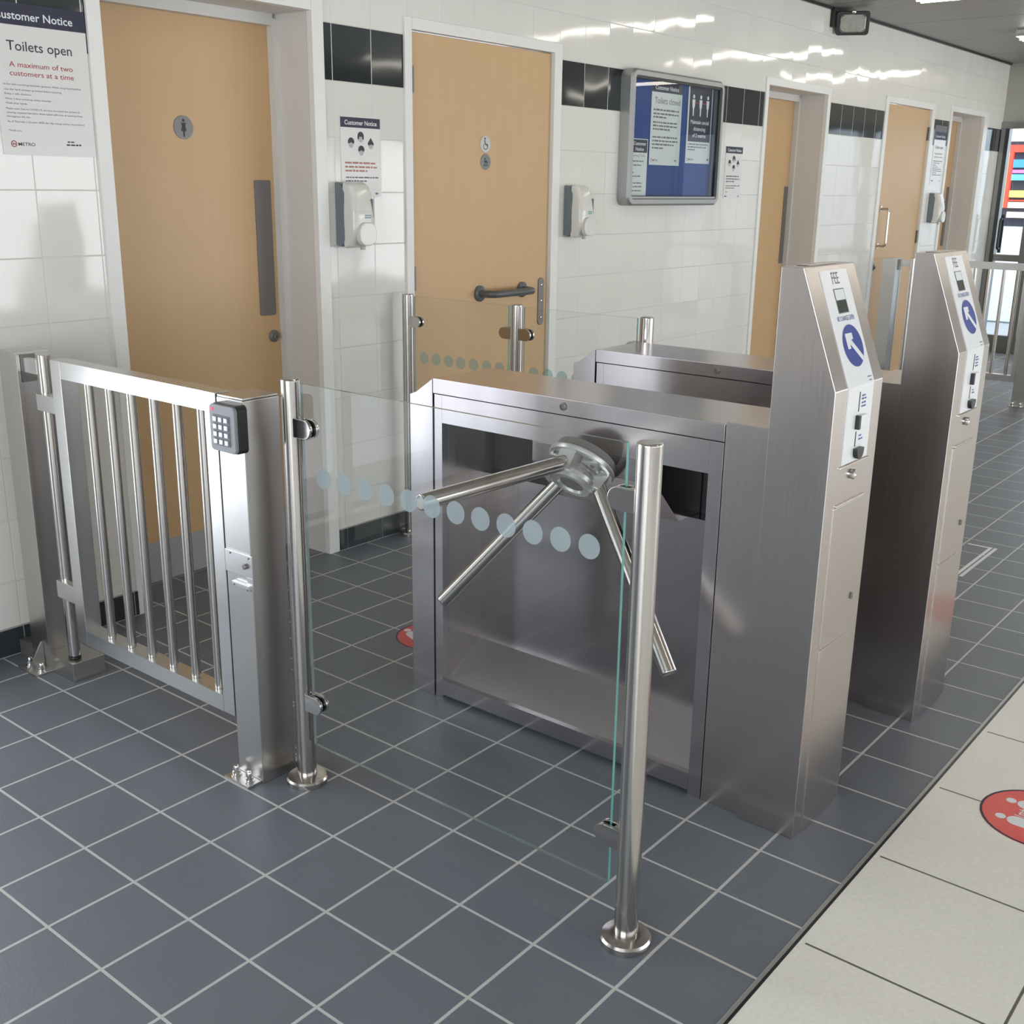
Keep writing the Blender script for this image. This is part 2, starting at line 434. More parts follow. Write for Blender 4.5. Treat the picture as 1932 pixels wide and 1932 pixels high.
# lettering: flat glyph meshes laid on a surface frame (origin, right, up)
class Txt:
    def __init__(s, origin, right, up): 
        s.bm = bmesh.new(); s.o = Vector(origin); s.r = Vector(right); s.u = Vector(up)
    def add(s, string, x, y, h, width=None, bold=0.0, align='L'):
        c = bpy.data.curves.new('f', 'FONT'); c.body = string; c.size = 1; c.offset = bold
        c.resolution_u = 3
        o = bpy.data.objects.new('f', c)
        me = bpy.data.meshes.new_from_object(o)
        xs = [v.co.x for v in me.vertices]; 
        if not xs: return s
        x0, x1 = min(xs), max(xs)
        sx = h / 0.70 if width is None else width / (x1 - x0)
        sy = h / 0.70
        ox = x - (x0 * sx if align == 'L' else (x0 + x1) / 2 * sx)
        for v in me.vertices:
            v.co = s.o + s.r * (v.co.x * sx + ox) + s.u * (v.co.y * sy + y)
        s.bm.from_mesh(me); bpy.data.meshes.remove(me); bpy.data.objects.remove(o); bpy.data.curves.remove(c)
        return s
    def rect(s, x0, x1, y0, y1):
        s.poly([(x0, y0), (x1, y0), (x1, y1), (x0, y1)]); return s
    def poly(s, pts):
        s.bm.faces.new([s.bm.verts.new(s.o + s.r * x + s.u * y) for x, y in pts]); return s
    def disc(s, x, y, rx, ry=None, n=24):
        ry = ry or rx
        return s.poly([(x + rx * math.cos(2 * math.pi * k / n), y + ry * math.sin(2 * math.pi * k / n)) for k in range(n)])
    def ring(s, x, y, r0, r1, n=32, a0=0, a1=360):
        for k in range(n):
            a, b = R(a0 + (a1 - a0) * k / n), R(a0 + (a1 - a0) * (k + 1) / n)
            s.poly([(x + r0 * math.cos(a), y + r0 * math.sin(a)), (x + r1 * math.cos(a), y + r1 * math.sin(a)), (x + r1 * math.cos(b), y + r1 * math.sin(b)), (x + r0 * math.cos(b), y + r0 * math.sin(b))])
        return s
    def words(s, x, y, total, h, seed):
        """a line of print too small to read: word-length dashes"""
        rnd = random.Random(seed); cx = x
        while cx < x + total - h:
            wl = min(h * rnd.uniform(1.4, 5.0), x + total - cx)
            s.rect(cx, cx + wl, y, y + h * rnd.uniform(.8, 1.0)); cx += wl + h * 0.55
        return s
    def build(s, name, m, parent, **props):
        me = bpy.data.meshes.new(name); s.bm.to_mesh(me); s.bm.free(); me.materials.append(M[m])
        o = bpy.data.objects.new(name, me); COL.objects.link(o)
        if parent: o.parent = parent; o.matrix_parent_inverse = Matrix.Translation(-PO.get(parent.name, Vector()))
        for k, v in props.items(): o[k] = v
        return o
def WT(y): return Txt((0, y, 0), (1, 0, 0), (0, 0, 1))      # on a wall, facing the hall
def struct(o): o['kind'] = 'structure'; return o

# ------------------------------------------------------------------ room shell
XL, XR, YB = -4.6, 9.75, -6.4
H = 2.61
struct(MB().box(XL, XR, -2.558, 0.5, -0.08, 0.0).build('floor_tiled', 'floor', smooth=False)).name = 'floor'
struct(MB().box(XL, XR, YB, -2.572, -0.08, 0.0005).build('floor_hall', 'terrazzo', smooth=False))
b = MB().box(XL, XR, -2.5655, -2.5585, -0.02, 0.002); o = struct(b.build('trim_1', 'alu', smooth=False))
b = MB().box(XL, XR, -2.572, -2.5655, -0.02, 0.001); o = struct(b.build('trim_2', 'black', smooth=False))
struct(MB().box(XL, XR, YB, 0.0, H, H + .1).build('ceiling', 'ceiling', smooth=False))
struct(MB().box(XL, XR, -0.016, -0.0005, H - 0.016, H).build('shadow_gap_strip', 'black', smooth=False))  # black strip standing in for the shadow gap under the ceiling

OPEN = [(-2.25, -0.35, 2.3), (0.512, 1.415, 2.095), (1.885, 2.880, 2.085), (4.985, 5.885, 2.105), (6.900, 7.885, 2.125), (8.310, 9.215, 2.140)]
wb = MB(); x = XL
for a, b_, t in OPEN:
    wb.box(x, a, 0, 0.3, 0, H); wb.box(a, b_, 0, 0.3, t, H); x = b_
wb.box(x, XR + .3, 0, 0.3, 0, H)
struct(wb.build('wall_back', 'tile', smooth=False))
# opposite side of the hall and the left end, seen only in the steel
ow = MB().box(XL, XR, YB - .2, YB, 0, 0.30).box(XL, XR, YB - .2, YB, 1.80, H)
for xx in (-4.5, -2.1, 0.3, 2.7, 5.1, 7.5, 9.6): ow.box(xx - .04, xx + .04, YB - .2, YB, .30, 1.80)
struct(ow.build('wall_front', 'farwall', smooth=False))
lw = MB().box(XL - .2, XL, YB, -5.4, 0, H).box(XL - .2, XL, -1.4, 0.3, 0, H).box(XL - .2, XL, -5.4, -1.4, 2.5, H).box(XL - .2, XL, -5.4, -1.4, 0, 0.25)
lw.box(XL - .2, XL, -3.44, -3.36, .25, 2.5)
struct(lw.build('wall_left', 'farwall', smooth=False))
# skirting tiles
def skirt(side, x0, x1):
    b = MB(); g = MB()
    x = 1.487 + math.floor((x0 - 1.487) / .2015) * .2015
    while x < x1:
        a, c = max(x + .0025, x0), min(x + .2015 - .0025, x1)
        if c - a > .01: b.box(a, c, -0.012, 0.0, 0.004, 0.0905)
        x += .2015
    g.box(x0, x1, -0.0095, 0.0, 0.0, 0.0925)
    o = struct(b.build('baseboard_' + side, 'darktile', smooth=False)); g.build('grout_line', 'grout', o, smooth=False)
for i, (a, b_) in enumerate([(-0.34, .494), (1.446, 1.861), (2.912, 4.966), (5.915, 6.874), (7.926, 8.29), (9.30, 9.74)]):
    skirt(['end', 'first', 'second', 'third', 'fourth', 'fifth'][i], a, b_)

# glazed entrance left of the frame
e = MB()
for xx in (-2.25, -1.33, -0.41): e.box(xx, xx + .06, 0.05, 0.11, 0, 2.3)
e.box(-2.25, -0.35, 0.05, 0.11, 2.22, 2.3).box(-2.25, -0.35, .05, .11, 0, .12).box(-2.25, -.35, .05, .11, .86, .92)
struct(e.build('window_1', 'white', smooth=False))

# ------------------------------------------------------------------ doors
def door(n, x0, x1, top, recess, casing_l, casing_r):
    """x0..x1 clear opening, top of it, leaf set back by recess"""
    d = thing('door_%d' % n, None, None, kind='structure')
    c = MB(); to = top + .045
    c.box(casing_l, x0, -0.010, 0.02, 0, to, .003).box(x1, casing_r, -0.010, 0.02, 0, to, .003).box(x0, x1, -0.010, 0.02, top, to, .003)
    c.build('casing', 'white', d)
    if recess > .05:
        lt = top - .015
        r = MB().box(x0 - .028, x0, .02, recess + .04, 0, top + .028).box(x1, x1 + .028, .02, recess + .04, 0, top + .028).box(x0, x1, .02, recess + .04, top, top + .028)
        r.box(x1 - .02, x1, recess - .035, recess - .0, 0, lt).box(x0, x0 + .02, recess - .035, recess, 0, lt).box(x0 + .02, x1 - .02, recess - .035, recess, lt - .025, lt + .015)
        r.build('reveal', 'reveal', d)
        s = MB().box(x0 + .006, x1 - .006, recess + .001, recess + .043, .008, lt - .004, .002)
        leaf = s.build('leaf', 'wood', d)
        MB().box(x0 + .012, x1 - .012, recess - .0015, recess + .001, .01, .165).build('kick_plate', 'kick', leaf)
    else:
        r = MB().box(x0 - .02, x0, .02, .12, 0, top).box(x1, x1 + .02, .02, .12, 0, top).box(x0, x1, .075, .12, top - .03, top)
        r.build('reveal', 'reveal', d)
        s = MB().box(x0 + .004, x1 - .004, .012, .056, .008, top - .004, .002)
        leaf = s.build('leaf', 'wood', d)
    return d, leaf

d1, leaf1 = door(1, .541, 1.386, 2.070, .22, .492, 1.442)
d2, leaf2 = door(2, 1.906, 2.850, 2.062, 0, 1.864, 2.908)
d3, leaf3 = door(3, 5.008, 5.862, 2.082, .22, 4.968, 5.910)
d4, leaf4 = door(4, 6.935, 7.855, 2.102, 0, 6.876, 7.922)
d5, leaf5 = door(5, 8.338, 9.185, 2.118, .22, 8.292, 9.292)

def push_plate(leaf, x0, x1, z0, z1, y):
    MB().prism(rrect(x0, x1, z0, z1, .006, 3), 'y', y - .003, y + .001).build('push_plate', 'plate', leaf)
push_plate(leaf1, 1.272, 1.348, .968, 1.480, .22)
push_plate(leaf3, 5.790, 5.850, .980, 1.495, .22)
push_plate(leaf5, 9.090, 9.150, 1.000, 1.520, .22)
def cyl_lock(leaf, x, z, y, r=.024):
    k = MB().lathe([(r, 0), (r, .005), (r * .8, .009), (r * .55, .010), (r * .5, .018), (0, .018)], (x, y + .001, z), (0, -1, 0)).build('lock', 'plate', leaf)
    MB().box(x - .0015, x + .0015, y - .0185, y - .0165, z - .008, z + .004).build('keyhole', 'black', k)
cyl_lock(leaf1, 1.333, .884, .22)
cyl_lock(leaf4, 6.995, .909, .012)
def hinge(leaf, x, z, y=.002):
    MB().cyl((x, y, z - .05), (x, y, z - .018), .007, seg=14).cyl((x, y, z - .016), (x, y, z + .016), .007, seg=14).cyl((x, y, z + .018), (x, y, z + .05), .007, seg=14).box(x - .012, x + .012, y + .005, y + .0105, z - .05, z + .05).build('hinge', 'plate', leaf)
hinge(leaf2, 1.917, 1.878); hinge(leaf2, 1.917, 1.09)
hinge(leaf4, 7.848, 1.92); hinge(leaf4, 7.848, 1.12)
# grab rail on the accessible toilet door
g = MB()
for xx in (2.348, 2.655): g.lathe([(.036, 0), (.036, .008), (.030, .013), (.018, .015), (0, .015)], (xx, .0125, 1.002), (0, -1, 0))
pts = [(2.348, .0, 1.002), (2.349, -.025, 1.002)]
pts += [(2.349 + .035 * (1 - math.cos(R(a))), -.035 - .035 * math.sin(R(a)), 1.002) for a in (0, 20, 40, 60, 80)]
pts += [(2.40 + .2 * k / 4, -.072, 1.002) for k in range(5)]
pts += [(2.654 - .035 * (1 - math.cos(R(a))), -.035 - .035 * math.sin(R(a)), 1.002) for a in (80, 60, 40, 20, 0)]
pts += [(2.654, -.02, 1.002), (2.655, .0, 1.002)]
g.tube(pts, .0165, 18); g.build('grab_handle', 'greyplastic', leaf2)
k = MB().prism(rrect(2.780, 2.822, .823, 1.050, .0205, 8), 'y', .006, .0125, .002).build('lock_plate', 'plate', leaf2)
for zz in (.86, .94, 1.015): MB().lathe([(.006, 0), (.006, .003), (.003, .004), (0, .004)], (2.801, .0062, zz), (0, -1, 0), 14).build('screw', 'chrome', k)
# D pull handle on the fourth door
pts = [(7.03, .012, 1.345), (7.03, -.03, 1.345)] + [(7.03, -.03 - .022 * math.sin(R(a)), 1.345 - .022 * (1 - math.cos(R(a)))) for a in (25, 50, 70, 90)]
pts += [(7.03, -.052, 1.345 - .03 - .04 * k) for k in range(6)]
pts += [(7.03, -.03 - .022 * math.sin(R(a)), 1.070 + .022 * (1 - math.cos(R(a)))) for a in (90, 70, 50, 25)] + [(7.03, -.03, 1.070), (7.03, .012, 1.070)]
g = MB().tube(pts, .009, 14)
for zz in (1.345, 1.070): g.lathe([(.022, 0), (.022, .005), (.01, .007), (0, .007)], (7.03, .0125, zz), (0, -1, 0), 20)
g.build('pull_handle', 'chrome', leaf4)

# door sign discs
def sign_disc(x, z, y, r, label, art, m='signgrey'):
    t = MB().lathe([(r, 0), (r, .0015), (r - .001, .002), (0, .002)], (x, y, z), (0, -1, 0), 40).build('door_sign', m)
    tag(t, label, 'sign'); a = Txt((x, y - .0024, z), (1, 0, 0), (0, 0, 1)); art(a)
    a.build('pictogram', 'ink', t); return t
def art_lady(a):
    a.disc(0, .023, .0055); a.poly([(-.010, .015), (.010, .015), (.007, .002), (.012, -.012), (.004, -.014), (.0035, -.032), (-.0035, -.032), (-.004, -.014), (-.012, -.012), (-.007, .002)])
sign_disc(.972, 1.656, .2200, .040, 'round grey sign with standing figure on the wide-set door by the gate', art_lady)
def art_wheel(a):
    a.disc(-.004, .023, .0048); a.poly([(-.008, .016), (-.002, .016), (-.001, .002), (.010, .001), (.016, -.014), (.012, -.016), (.007, -.003), (-.006, -.003)])
    a.ring(0, -.008, .0125, .0155, 20, 150, 400)
sign_disc(2.382, 1.647, .0115, .0345, 'pale round wheelchair sign, upper of the two on the grab-rail door', art_wheel, 'signpale')
def art_baby(a):
    a.rect(-.016, .014, -.018, -.014); a.rect(-.013, .011, -.010, -.007); a.disc(-.006, .012, .005); a.poly([(-.012, .004), (.004, .006), (.014, -.002), (.010, -.005), (-.012, -.003)])
sign_disc(2.384, 1.573, .0115, .0335, 'round grey baby-changing sign directly below the wheelchair sign', art_baby)

# ------------------------------------------------------------------ notices on the wall
def sheet(name, label, x0, x1, z0, z1, y=0.0, m='paperw', cat='notice', group=None, sx=0):
    o = MB().box(x0, x1, y - .0025, y - .0004, z0, z1).build(name, m, smooth=False)
    return tag(o, label, cat, group)

p = sheet('wall_notice', 'large white Toilets open notice with navy header, beside the leftmost door', .190, .487, 1.540, 1.958)
WT(-.0029).rect(.190, .487, 1.899, 1.958).build('header_band', 'navy', p)
WT(-.0033).add('Customer Notice', .203, 1.914, .022, .243, .012).build('header_lettering', 'inkwhite', p)
WT(-.0029).add('Toilets open', .233, 1.830, .027, .203, .006).build('title_lettering', 'ink', p)
WT(-.0029).add('A maximum of two', .235, 1.785, .0145, .199, .004).add('customers at a time', .234, 1.761, .0145, .201, .004).build('red_lettering', 'inkred', p)
t = WT(-.0029)
for s_, zz, wd in (('In line with current government guidance. When using these facilities', 1.734, .243), ('Use the hand sanitiser provided before entering', 1.720, .178), ('Keep a safe distance', 1.708, .080), ('Wear a face covering unless exempt', 1.694, .142), ('Wash your hands', 1.682, .065),
                ('Please note. Due to COVID-19, we have increased the amount of', 1.667, .232), ('cleaning required therefore these toilets will close at opening times', 1.656, .240), ('throughout the day.', 1.645, .072), ('As of Thursday 1 October 2020, the 20p charge will be reintroduced', 1.631, .243), ('Thank you', 1.606, .040)):
    t.add(s_, .212, zz, .0052, wd)
t.build('small_print', 'inkgrey', p)
WT(-.0029).ring(.2245, 1.571, .0070, .0095).poly([(.220, 1.567), (.222, 1.567), (.2245, 1.571), (.227, 1.567), (.229, 1.567), (.229, 1.575), (.2245, 1.571), (.220, 1.575)]).build('logo_mark', 'inkred', p)
WT(-.0029).add('METRO', .238, 1.566, .0095, .052, .008).build('logo_lettering', 'ink', p)
WT(-.0029).words(.395, 1.580, .024, .004, 3).words(.391, 1.571, .048, .005, 4).build('authority_logo', 'ink', p)

def face(t_dark, t_light, x, z, k, hat):
    w_, h_ = .0165, .021
    t_light.disc(x, z - .008, w_ * .80, h_ * .75, 18)
    if hat == 0: t_dark.poly(arc(x, z, w_, 0, 180, 10) + [(x - w_, z - .014), (x - .009, z - .010), (x - .007, z - .002), (x + .007, z - .002), (x + .009, z - .010), (x + w_, z - .014)])
    elif hat == 1: t_dark.poly([(x - w_, z - .002), (x, z + .019), (x + w_, z - .002), (x + .015, z - .010), (x + .004, z - .006), (x - .013, z - .010)])
    else: t_dark.poly(arc(x, z - .002, w_, 0, 180, 10) + [(x - .014, z - .009), (x, z - .003), (x + .014, z - .009)])

def sanitiser_notice(label, ox, oz=0.0, red=True, wide=1.0):
    x0, x1 = ox, ox + .212 * wide
    W_ = x1 - x0
    p = sheet('wall_notice', label, x0, x1, 1.423 + oz, 1.719 + oz, m='paperw')
    u = lambda f: x0 + f * W_
    WT(-.0029).rect(u(.0), u(.985), 1.679 + oz, 1.716 + oz).build('header_band', 'navy', p)
    WT(-.0033).add('Customer Notice', u(.10), 1.689 + oz, .0165, W_ * .80, .014).build('header_lettering', 'inkwhite', p)
    for fx_, fz_, hat in ((.49, 1.649, 0), (.25, 1.628, 2), (.74, 1.626, 1), (.50, 1.600, 2)):
        a, b = WT(-.0031), WT(-.0029)
        face(a, b, u(fx_), fz_ + oz, 0, hat)
        a.build('face_drawing', 'ink', p); b.build('mask_drawing', 'maskgrey', p)
    t = WT(-.0029)
    for k_, (zz, wd) in enumerate(((1.546, .76), (1.531, .80), (1.517, .55))): t.words(u(.09), zz + oz, W_ * wd, .0075, 20 + k_)
    t.build('red_print' if red else 'bold_print', 'inkpink' if red else 'inkgrey', p)
    t = WT(-.0029)
    for k_, (zz, wd) in enumerate(((1.493, .82), (1.480, .52), (1.458, .10))): t.words(u(.10), zz + oz, W_ * wd, .0055, 30 + k_)
    t.build('small_print', 'inkgrey', p)
    WT(-.0029).words(u(.06), 1.433 + oz, .030, .006, 40).build('company_logo', 'ink', p)
    WT(-.0029).words(u(.84), 1.432 + oz, .014, .008, 41).build('authority_logo', 'inkgrey', p)
    return p
sanitiser_notice('masked-faces notice with reddish text above the soap dispenser by the first casing', 1.517)
sanitiser_notice('masked-faces notice on tiles between the glazed noticeboard and the third door', 4.530, -.004, False, .98)

p = sheet('wall_notice', 'tall narrow notice above the farthest dispenser, navy header over dark tiles', 7.985, 8.262, 1.530, 1.995)
WT(-.0029).rect(7.985, 8.262, 1.885, 1.945).build('header_band', 'navy', p)
WT(-.0029).rect(7.985, 8.262, 1.945, 1.995).build('upper_band', 'inkgrey', p)
WT(-.0033).add('Customer Notice', 8.01, 1.902, .020, .22, .012).build('header_lettering', 'inkwhite', p)
WT(-.0029).add('Toilets open', 8.02, 1.815, .025, .19, .006).build('title_lettering', 'inkgrey', p)
WT(-.0029).add('A maximum of two', 8.02, 1.770, .014, .19, .010).add('customers at a time', 8.02, 1.745, .014, .19, .01).build('red_lettering', 'inkpink', p)
t = WT(-.0029)
for k_ in range(8): t.words(8.01, 1.715 - .0155 * k_, [.22, .16, .08, .13, .21, .22, .10, .22][k_], .006, 60 + k_)
t.build('small_print', 'inkgrey', p)
WT(-.0029).words(8.01, 1.560, .05, .008, 71).build('company_logo', 'ink', p)
WT(-.0029).words(8.2, 1.56, .03, .007, 72).build('authority_logo', 'inkgrey', p)

# ------------------------------------------------------------------ soap dispensers
def dispenser(label, x0, zoff=0.0, s=1.0, grey=False):
    z0, z1 = 1.232 + zoff, 1.478 + zoff; w_ = .122 * s
    d = thing('soap_dispenser', label, 'dispenser', (x0, 0, z0), 'soap dispensers on the tiled wall')
    Hh = z1 - z0
    back = [(0, z0 + .012), (-.030, z0 + .004), (-.048, z0 + .030), (-.056, z0 + .12), (-.052, z1 - .04), (-.030, z1 - .006), (0, z1)]
    MB().prism(back, 'x', x0, x0 + w_, .006).build('back_housing', 'dispback', d)
    # white cover: lofted rounded sections
    bm = bmesh.new(); rings = []
    N_ = 26
    for k in range(N_ + 1):
        f = k / N_; z = z0 + Hh * f
        e = min(1.0, (min(f, 1 - f) * 2) ** 0.28 + .02)
        dep = .104 + .012 * math.exp(-((f - .22) / .13) ** 2) + .004 * math.sin(f * 3)
        yb = -.040 - .006 * math.sin(f * math.pi)
        hw = w_ / 2 * (.80 + .20 * e) if 0 < k < N_ else w_ / 2 * .78
        dd = yb - (dep + yb + .0) * e if True else 0
        cx = x0 + w_ / 2
        pr_ = []
        for q in range(25):
            a = math.pi * q / 24
            ca, sa = math.cos(a), math.sin(a)
            px = cx - hw * (abs(ca) ** .45) * (1 if ca >= 0 else -1)
            py = yb + (dd - yb) * (sa ** .55)
            pr_.append(bm.verts.new((px, py, z)))
        rings.append(pr_)
    for A, B in zip(rings, rings[1:]):
        for q in range(24): bm.faces.new((A[q], A[q + 1], B[q + 1], B[q]))
        bm.faces.new((A[24], A[0], B[0], B[24]))
    bm.faces.new(rings[0][::-1]); bm.faces.new(rings[-1])
    bmesh.ops.recalc_face_normals(bm, faces=bm.faces)
    m_ = MB(); m_._add(bm); cov = m_.build('cover', 'disp', d)
    cx = x0 + w_ / 2
    MB().prism(rrect(cx - .044, cx + .046, z0 + .010, z0 + .098, .036, 8), 'y', -.1195, -.095, .006).build('push_lever', 'disp', d)
    MB().box(cx + .037, cx + .042, -.1062, -.095, z0 + .115, z0 + .185, .0015).build('viewing_slot', 'dispback', d)
    if not grey:
        t = Txt((0, -.1090, 0), (1, 0, 0), (0, 0, 1)).rect(cx - .008, cx + .026, z0 + .113, z0 + .118).rect(cx - .008, cx + .026, z0 + .121, z0 + .126)
        t.build('teal_label', 'teal', d)
    MB().cyl((cx + .01, -.075, z0 - .006), (cx + .01, -.075, z0 + .006), .010, seg=14).build('nozzle', 'dispgrey', d)
    return d
dispenser('cream soap dispenser between the leftmost door and the grab-rail door', 1.480)
dispenser('cream soap dispenser just left of the glazed noticeboard', 2.957, .002)
dispenser('plain cream soap dispenser below the tall narrow notice, farthest along the wall', 8.018, -.010, 1.0, True)

# ------------------------------------------------------------------ glazed noticeboard
nb = thing('noticeboard', 'blue-backed glazed noticeboard in rounded aluminium frame on the tiled wall', 'noticeboard', (3.885, 0, 1.38))
X0, X1, Z0, Z1 = 3.412, 4.358, 1.383, 2.046
outer = rrect(X0, X1, Z0, Z1, .045, 6); inner = rrect(X0 + .032, X1 - .032, Z0 + .032, Z1 - .032, .018, 6)
bm = bmesh.new(); n = len(outer)
vo = [[bm.verts.new((x_, y_, z_)) for x_, z_ in P_] for P_, y_ in ((outer, -.0005), (outer, -.058), (rrect(X0 + .010, X1 - .010, Z0 + .010, Z1 - .010, .038, 6), -.070), (inner, -.070), (inner, -.018))]
for A, B in zip(vo, vo[1:]):
    for k in range(n): bm.faces.new((A[k], A[(k + 1) % n], B[(k + 1) % n], B[k]))
bmesh.ops.recalc_face_normals(bm, faces=bm.faces)
m_ = MB(); m_._add(bm); m_.build('frame', 'alu', nb)
MB().box(X0 + .02, X1 - .02, -.020, -.0008, Z0 + .02, Z1 - .02).build('felt_panel', 'blueback', nb)
MB().box(X0 + .032, X1 - .032, -.066, -.050, Z0 + .032, Z0 + .050, .002).box(X0 + .032, X1 - .032, -.066, -.050, Z1 - .046, Z1 - .032, .002).box(X0 + .033, X0 + .039, -.064, -.052, Z0 + .05, Z1 - .046).box(X1 - .052, X1 - .032, -.066, -.050, Z0 + .05, Z1 - .046, .002).build('sliding_track', 'black', nb)
MB().box(X0 + .034, X1 - .034, -.0665, -.0655, Z0 + .036, Z0 + .046).build('track_strip', 'alu', nb)
for a_, b_, yy in ((X0 + .039, 3.905, -.062), (3.885, X1 - .052, -.055)):
    MB().box(a_, b_, yy, yy + .004, Z0 + .05, Z1 - .046).build('sliding_glass', 'clearglass', nb, smooth=False)
MB().box(X1 - .004, X1 + .010, -.060, -.040, 1.60, 1.67, .003).build('lock_barrel', 'black', nb)
def bsheet(label, x0, x1, z0, z1, y=-.022):
    o = MB().box(x0, x1, y - .0012, y - .0002, z0, z1).build('pinned_notice', 'paper', smooth=False)
    return tag(o, label, 'notice')
p = bsheet('Toilets closed sheet with navy header pinned in the noticeboard centre', 3.668, 3.972, 1.590, 2.002)
WT(-.0234).rect(3.668, 3.972, 1.953, 2.002).build('header_band', 'navy', p)
WT(-.0237).add('Customer Notice', 3.70, 1.966, .021, .235, .012).build('header_lettering', 'inkwhite', p)
WT(-.0234).add('Toilets closed', 3.70, 1.898, .030, .255, .006).build('title_lettering', 'inkgrey', p)
t = WT(-.0234)
for k_, (zz, wd) in enumerate(((1.862, .255), (1.843, .255), (1.826, .13), (1.800, .24), (1.783, .245), (1.766, .17), (1.727, .25), (1.708, .255), (1.690, .22), (1.672, .11))): t.words(3.69, zz, wd, .009, 80 + k_)
t.build('small_print', 'inkgrey', p)
WT(-.0234).ring(3.690, 1.614, .005, .008, 20).build('logo_mark', 'inkred', p)
WT(-.0234).add('METRO', 3.702, 1.609, .010, .050, .008).build('company_logo', 'ink', p)
WT(-.0234).words(3.92, 1.612, .03, .008, 96).build('authority_logo', 'inkgrey', p)
p = bsheet('white and navy social distancing sheet at the noticeboard glass right end', 4.037, 4.303, 1.607, 2.020)
WT(-.0234).rect(4.052, 4.292, 1.722, 2.004).build('navy_panel', 'navy', p)
t = WT(-.0238)
for xx in (4.095, 4.172, 4.249):
    t.disc(xx, 1.955, .0105); t.poly([(xx - .016, 1.940), (xx + .016, 1.940), (xx + .012, 1.900), (xx + .007, 1.895), (xx + .005, 1.855), (xx - .005, 1.855), (xx - .007, 1.895), (xx - .012, 1.900)])
t.add('Maintain social', 4.172, 1.815, .020, .20, .012, 'C').add('distancing', 4.172, 1.780, .020, .13, .012, 'C').add('of 2 metres', 4.172, 1.745, .020, .145, .012, 'C')
t.build('white_artwork', 'inkwhite', p)
for xa in (4.110, 4.187): WT(-.0238).rect(xa, xa + .047, 1.921, 1.925).build('red_arrow', 'inkred', p)
t = WT(-.0234)
for k_, (zz, wd) in enumerate(((1.705, .23), (1.690, .21), (1.676, .08))): t.words(4.055, zz, wd, .007, 100 + k_)
t.build('small_print', 'inkgrey', p)
WT(-.0234).ring(4.060, 1.627, .005, .008, 20).build('logo_mark', 'inkred', p)
WT(-.0234).add('METRO', 4.072, 1.622, .010, .050, .008).build('company_logo', 'ink', p)
WT(-.0234).words(4.27, 1.625, .02, .01, 106).build('authority_logo', 'inkgrey', p)
p = bsheet('narrow opening times sheet low in the noticeboard near its left frame', 3.452, 3.650, 1.432, 1.716)
WT(-.0234).rect(3.456, 3.645, 1.648, 1.712).build('header_band', 'navy', p)
WT(-.0237).add('Customer', 3.515, 1.684, .017, .118, .014).add('Notice', 3.535, 1.657, .017, .078, .014).build('header_lettering', 'inkwhite', p)
WT(-.0237).disc(3.483, 1.695, .006).poly([(3.474, 1.6892), (3.492, 1.6892), (3.488, 1.658), (3.478, 1.658)]).build('header_symbol', 'inkwhite', p)
t = WT(-.0234).add('& Opening Times', 3.480, 1.628, .011, .15)
for k_ in range(7): t.words(3.475 + .01 * (k_ % 2), [1.602, 1.582, 1.545, 1.527, 1.493, 1.475, 1.455][k_], [.14, .12, .05, .11, .13, .13, .13][k_], .007, 110 + k_)
t.build('small_print', 'inkgrey', p)

# ------------------------------------------------------------------ emergency floodlight up at the ceiling
fl = thing('floodlight', 'black floodlight with ribbed glass face mounted where tiled wall meets ceiling', 'light', (5.93, 0, 2.53))
MB().box(5.80, 6.07, -.030, -.0008, 2.49, 2.606, .006).build('mounting_plate', 'black', fl)
def turned(mb, m_):
    bmesh.ops.transform(mb.bm, matrix=m_, verts=mb.bm.verts); return mb
FM = Matrix.Translation((5.915, -.105, 2.520)) @ Matrix.Rotation(R(-62), 4, 'Z') @ Matrix.Rotation(R(12), 4, 'X')
turned(MB().prism(rrect(-.105, .105, -.072, .072, .020, 5), 'y', -.030, -.010, .006).prism(rrect(-.085, .085, -.060, .060, .020, 5), 'y', -.010, .055, .012), FM).build('lamp_body', 'black', fl)
turned(MB().prism(rrect(-.082, .082, -.055, .056, .024, 6), 'y', -.045, -.028, .010), FM).build('lamp_glass', 'lampface', fl)
turned(MB().lathe([(.014, 0), (.012, .012), (0, .018)], (.0, -.026, .068), (0, -1, 0), 18), FM).build('fixing_screw', 'chrome', fl)
MB().tube([(5.93, -.028, 2.575), (5.925, -.06, 2.58), (5.92, -.10, 2.56)], .012, 12).build('bracket_arm', 'black', fl)

# ------------------------------------------------------------------ ceiling lights: twin tube battens across the hall
def batten(x, y0, y1, label):
    L = thing('ceiling_light', label, 'light', (x, (y0 + y1) / 2, H), 'fluorescent battens across the ceiling')
    hs = MB().box(x - .06, x + .06, y0, y1, H - .035, H - .0008, .003).box(x - .066, x + .066, y0 - .006, y0, H - .052, H - .0008).box(x - .066, x + .066, y1, y1 + .006, H - .052, H - .0008)
    for sg in (-1, 1): hs.prism([(x + sg * .060, H - .030), (x + sg * .066, H - .030), (x + sg * .076, H - .048), (x + sg * .070, H - .048)], 'y', y0, y1)  # side wings and end plates added to keep light off the upper wall
    hs.build('housing', 'housing', L)
    for dx in (-.035, .035):
        MB().cyl((x + dx, y0 + .02, H - .062), (x + dx, y1 - .02, H - .062), .012, seg=12).build('tube', 'tubelight', L)
    return L
b0 = batten(0.85, -2.15, -0.68, 'fluorescent batten at the ceiling near the noticeboard wall')
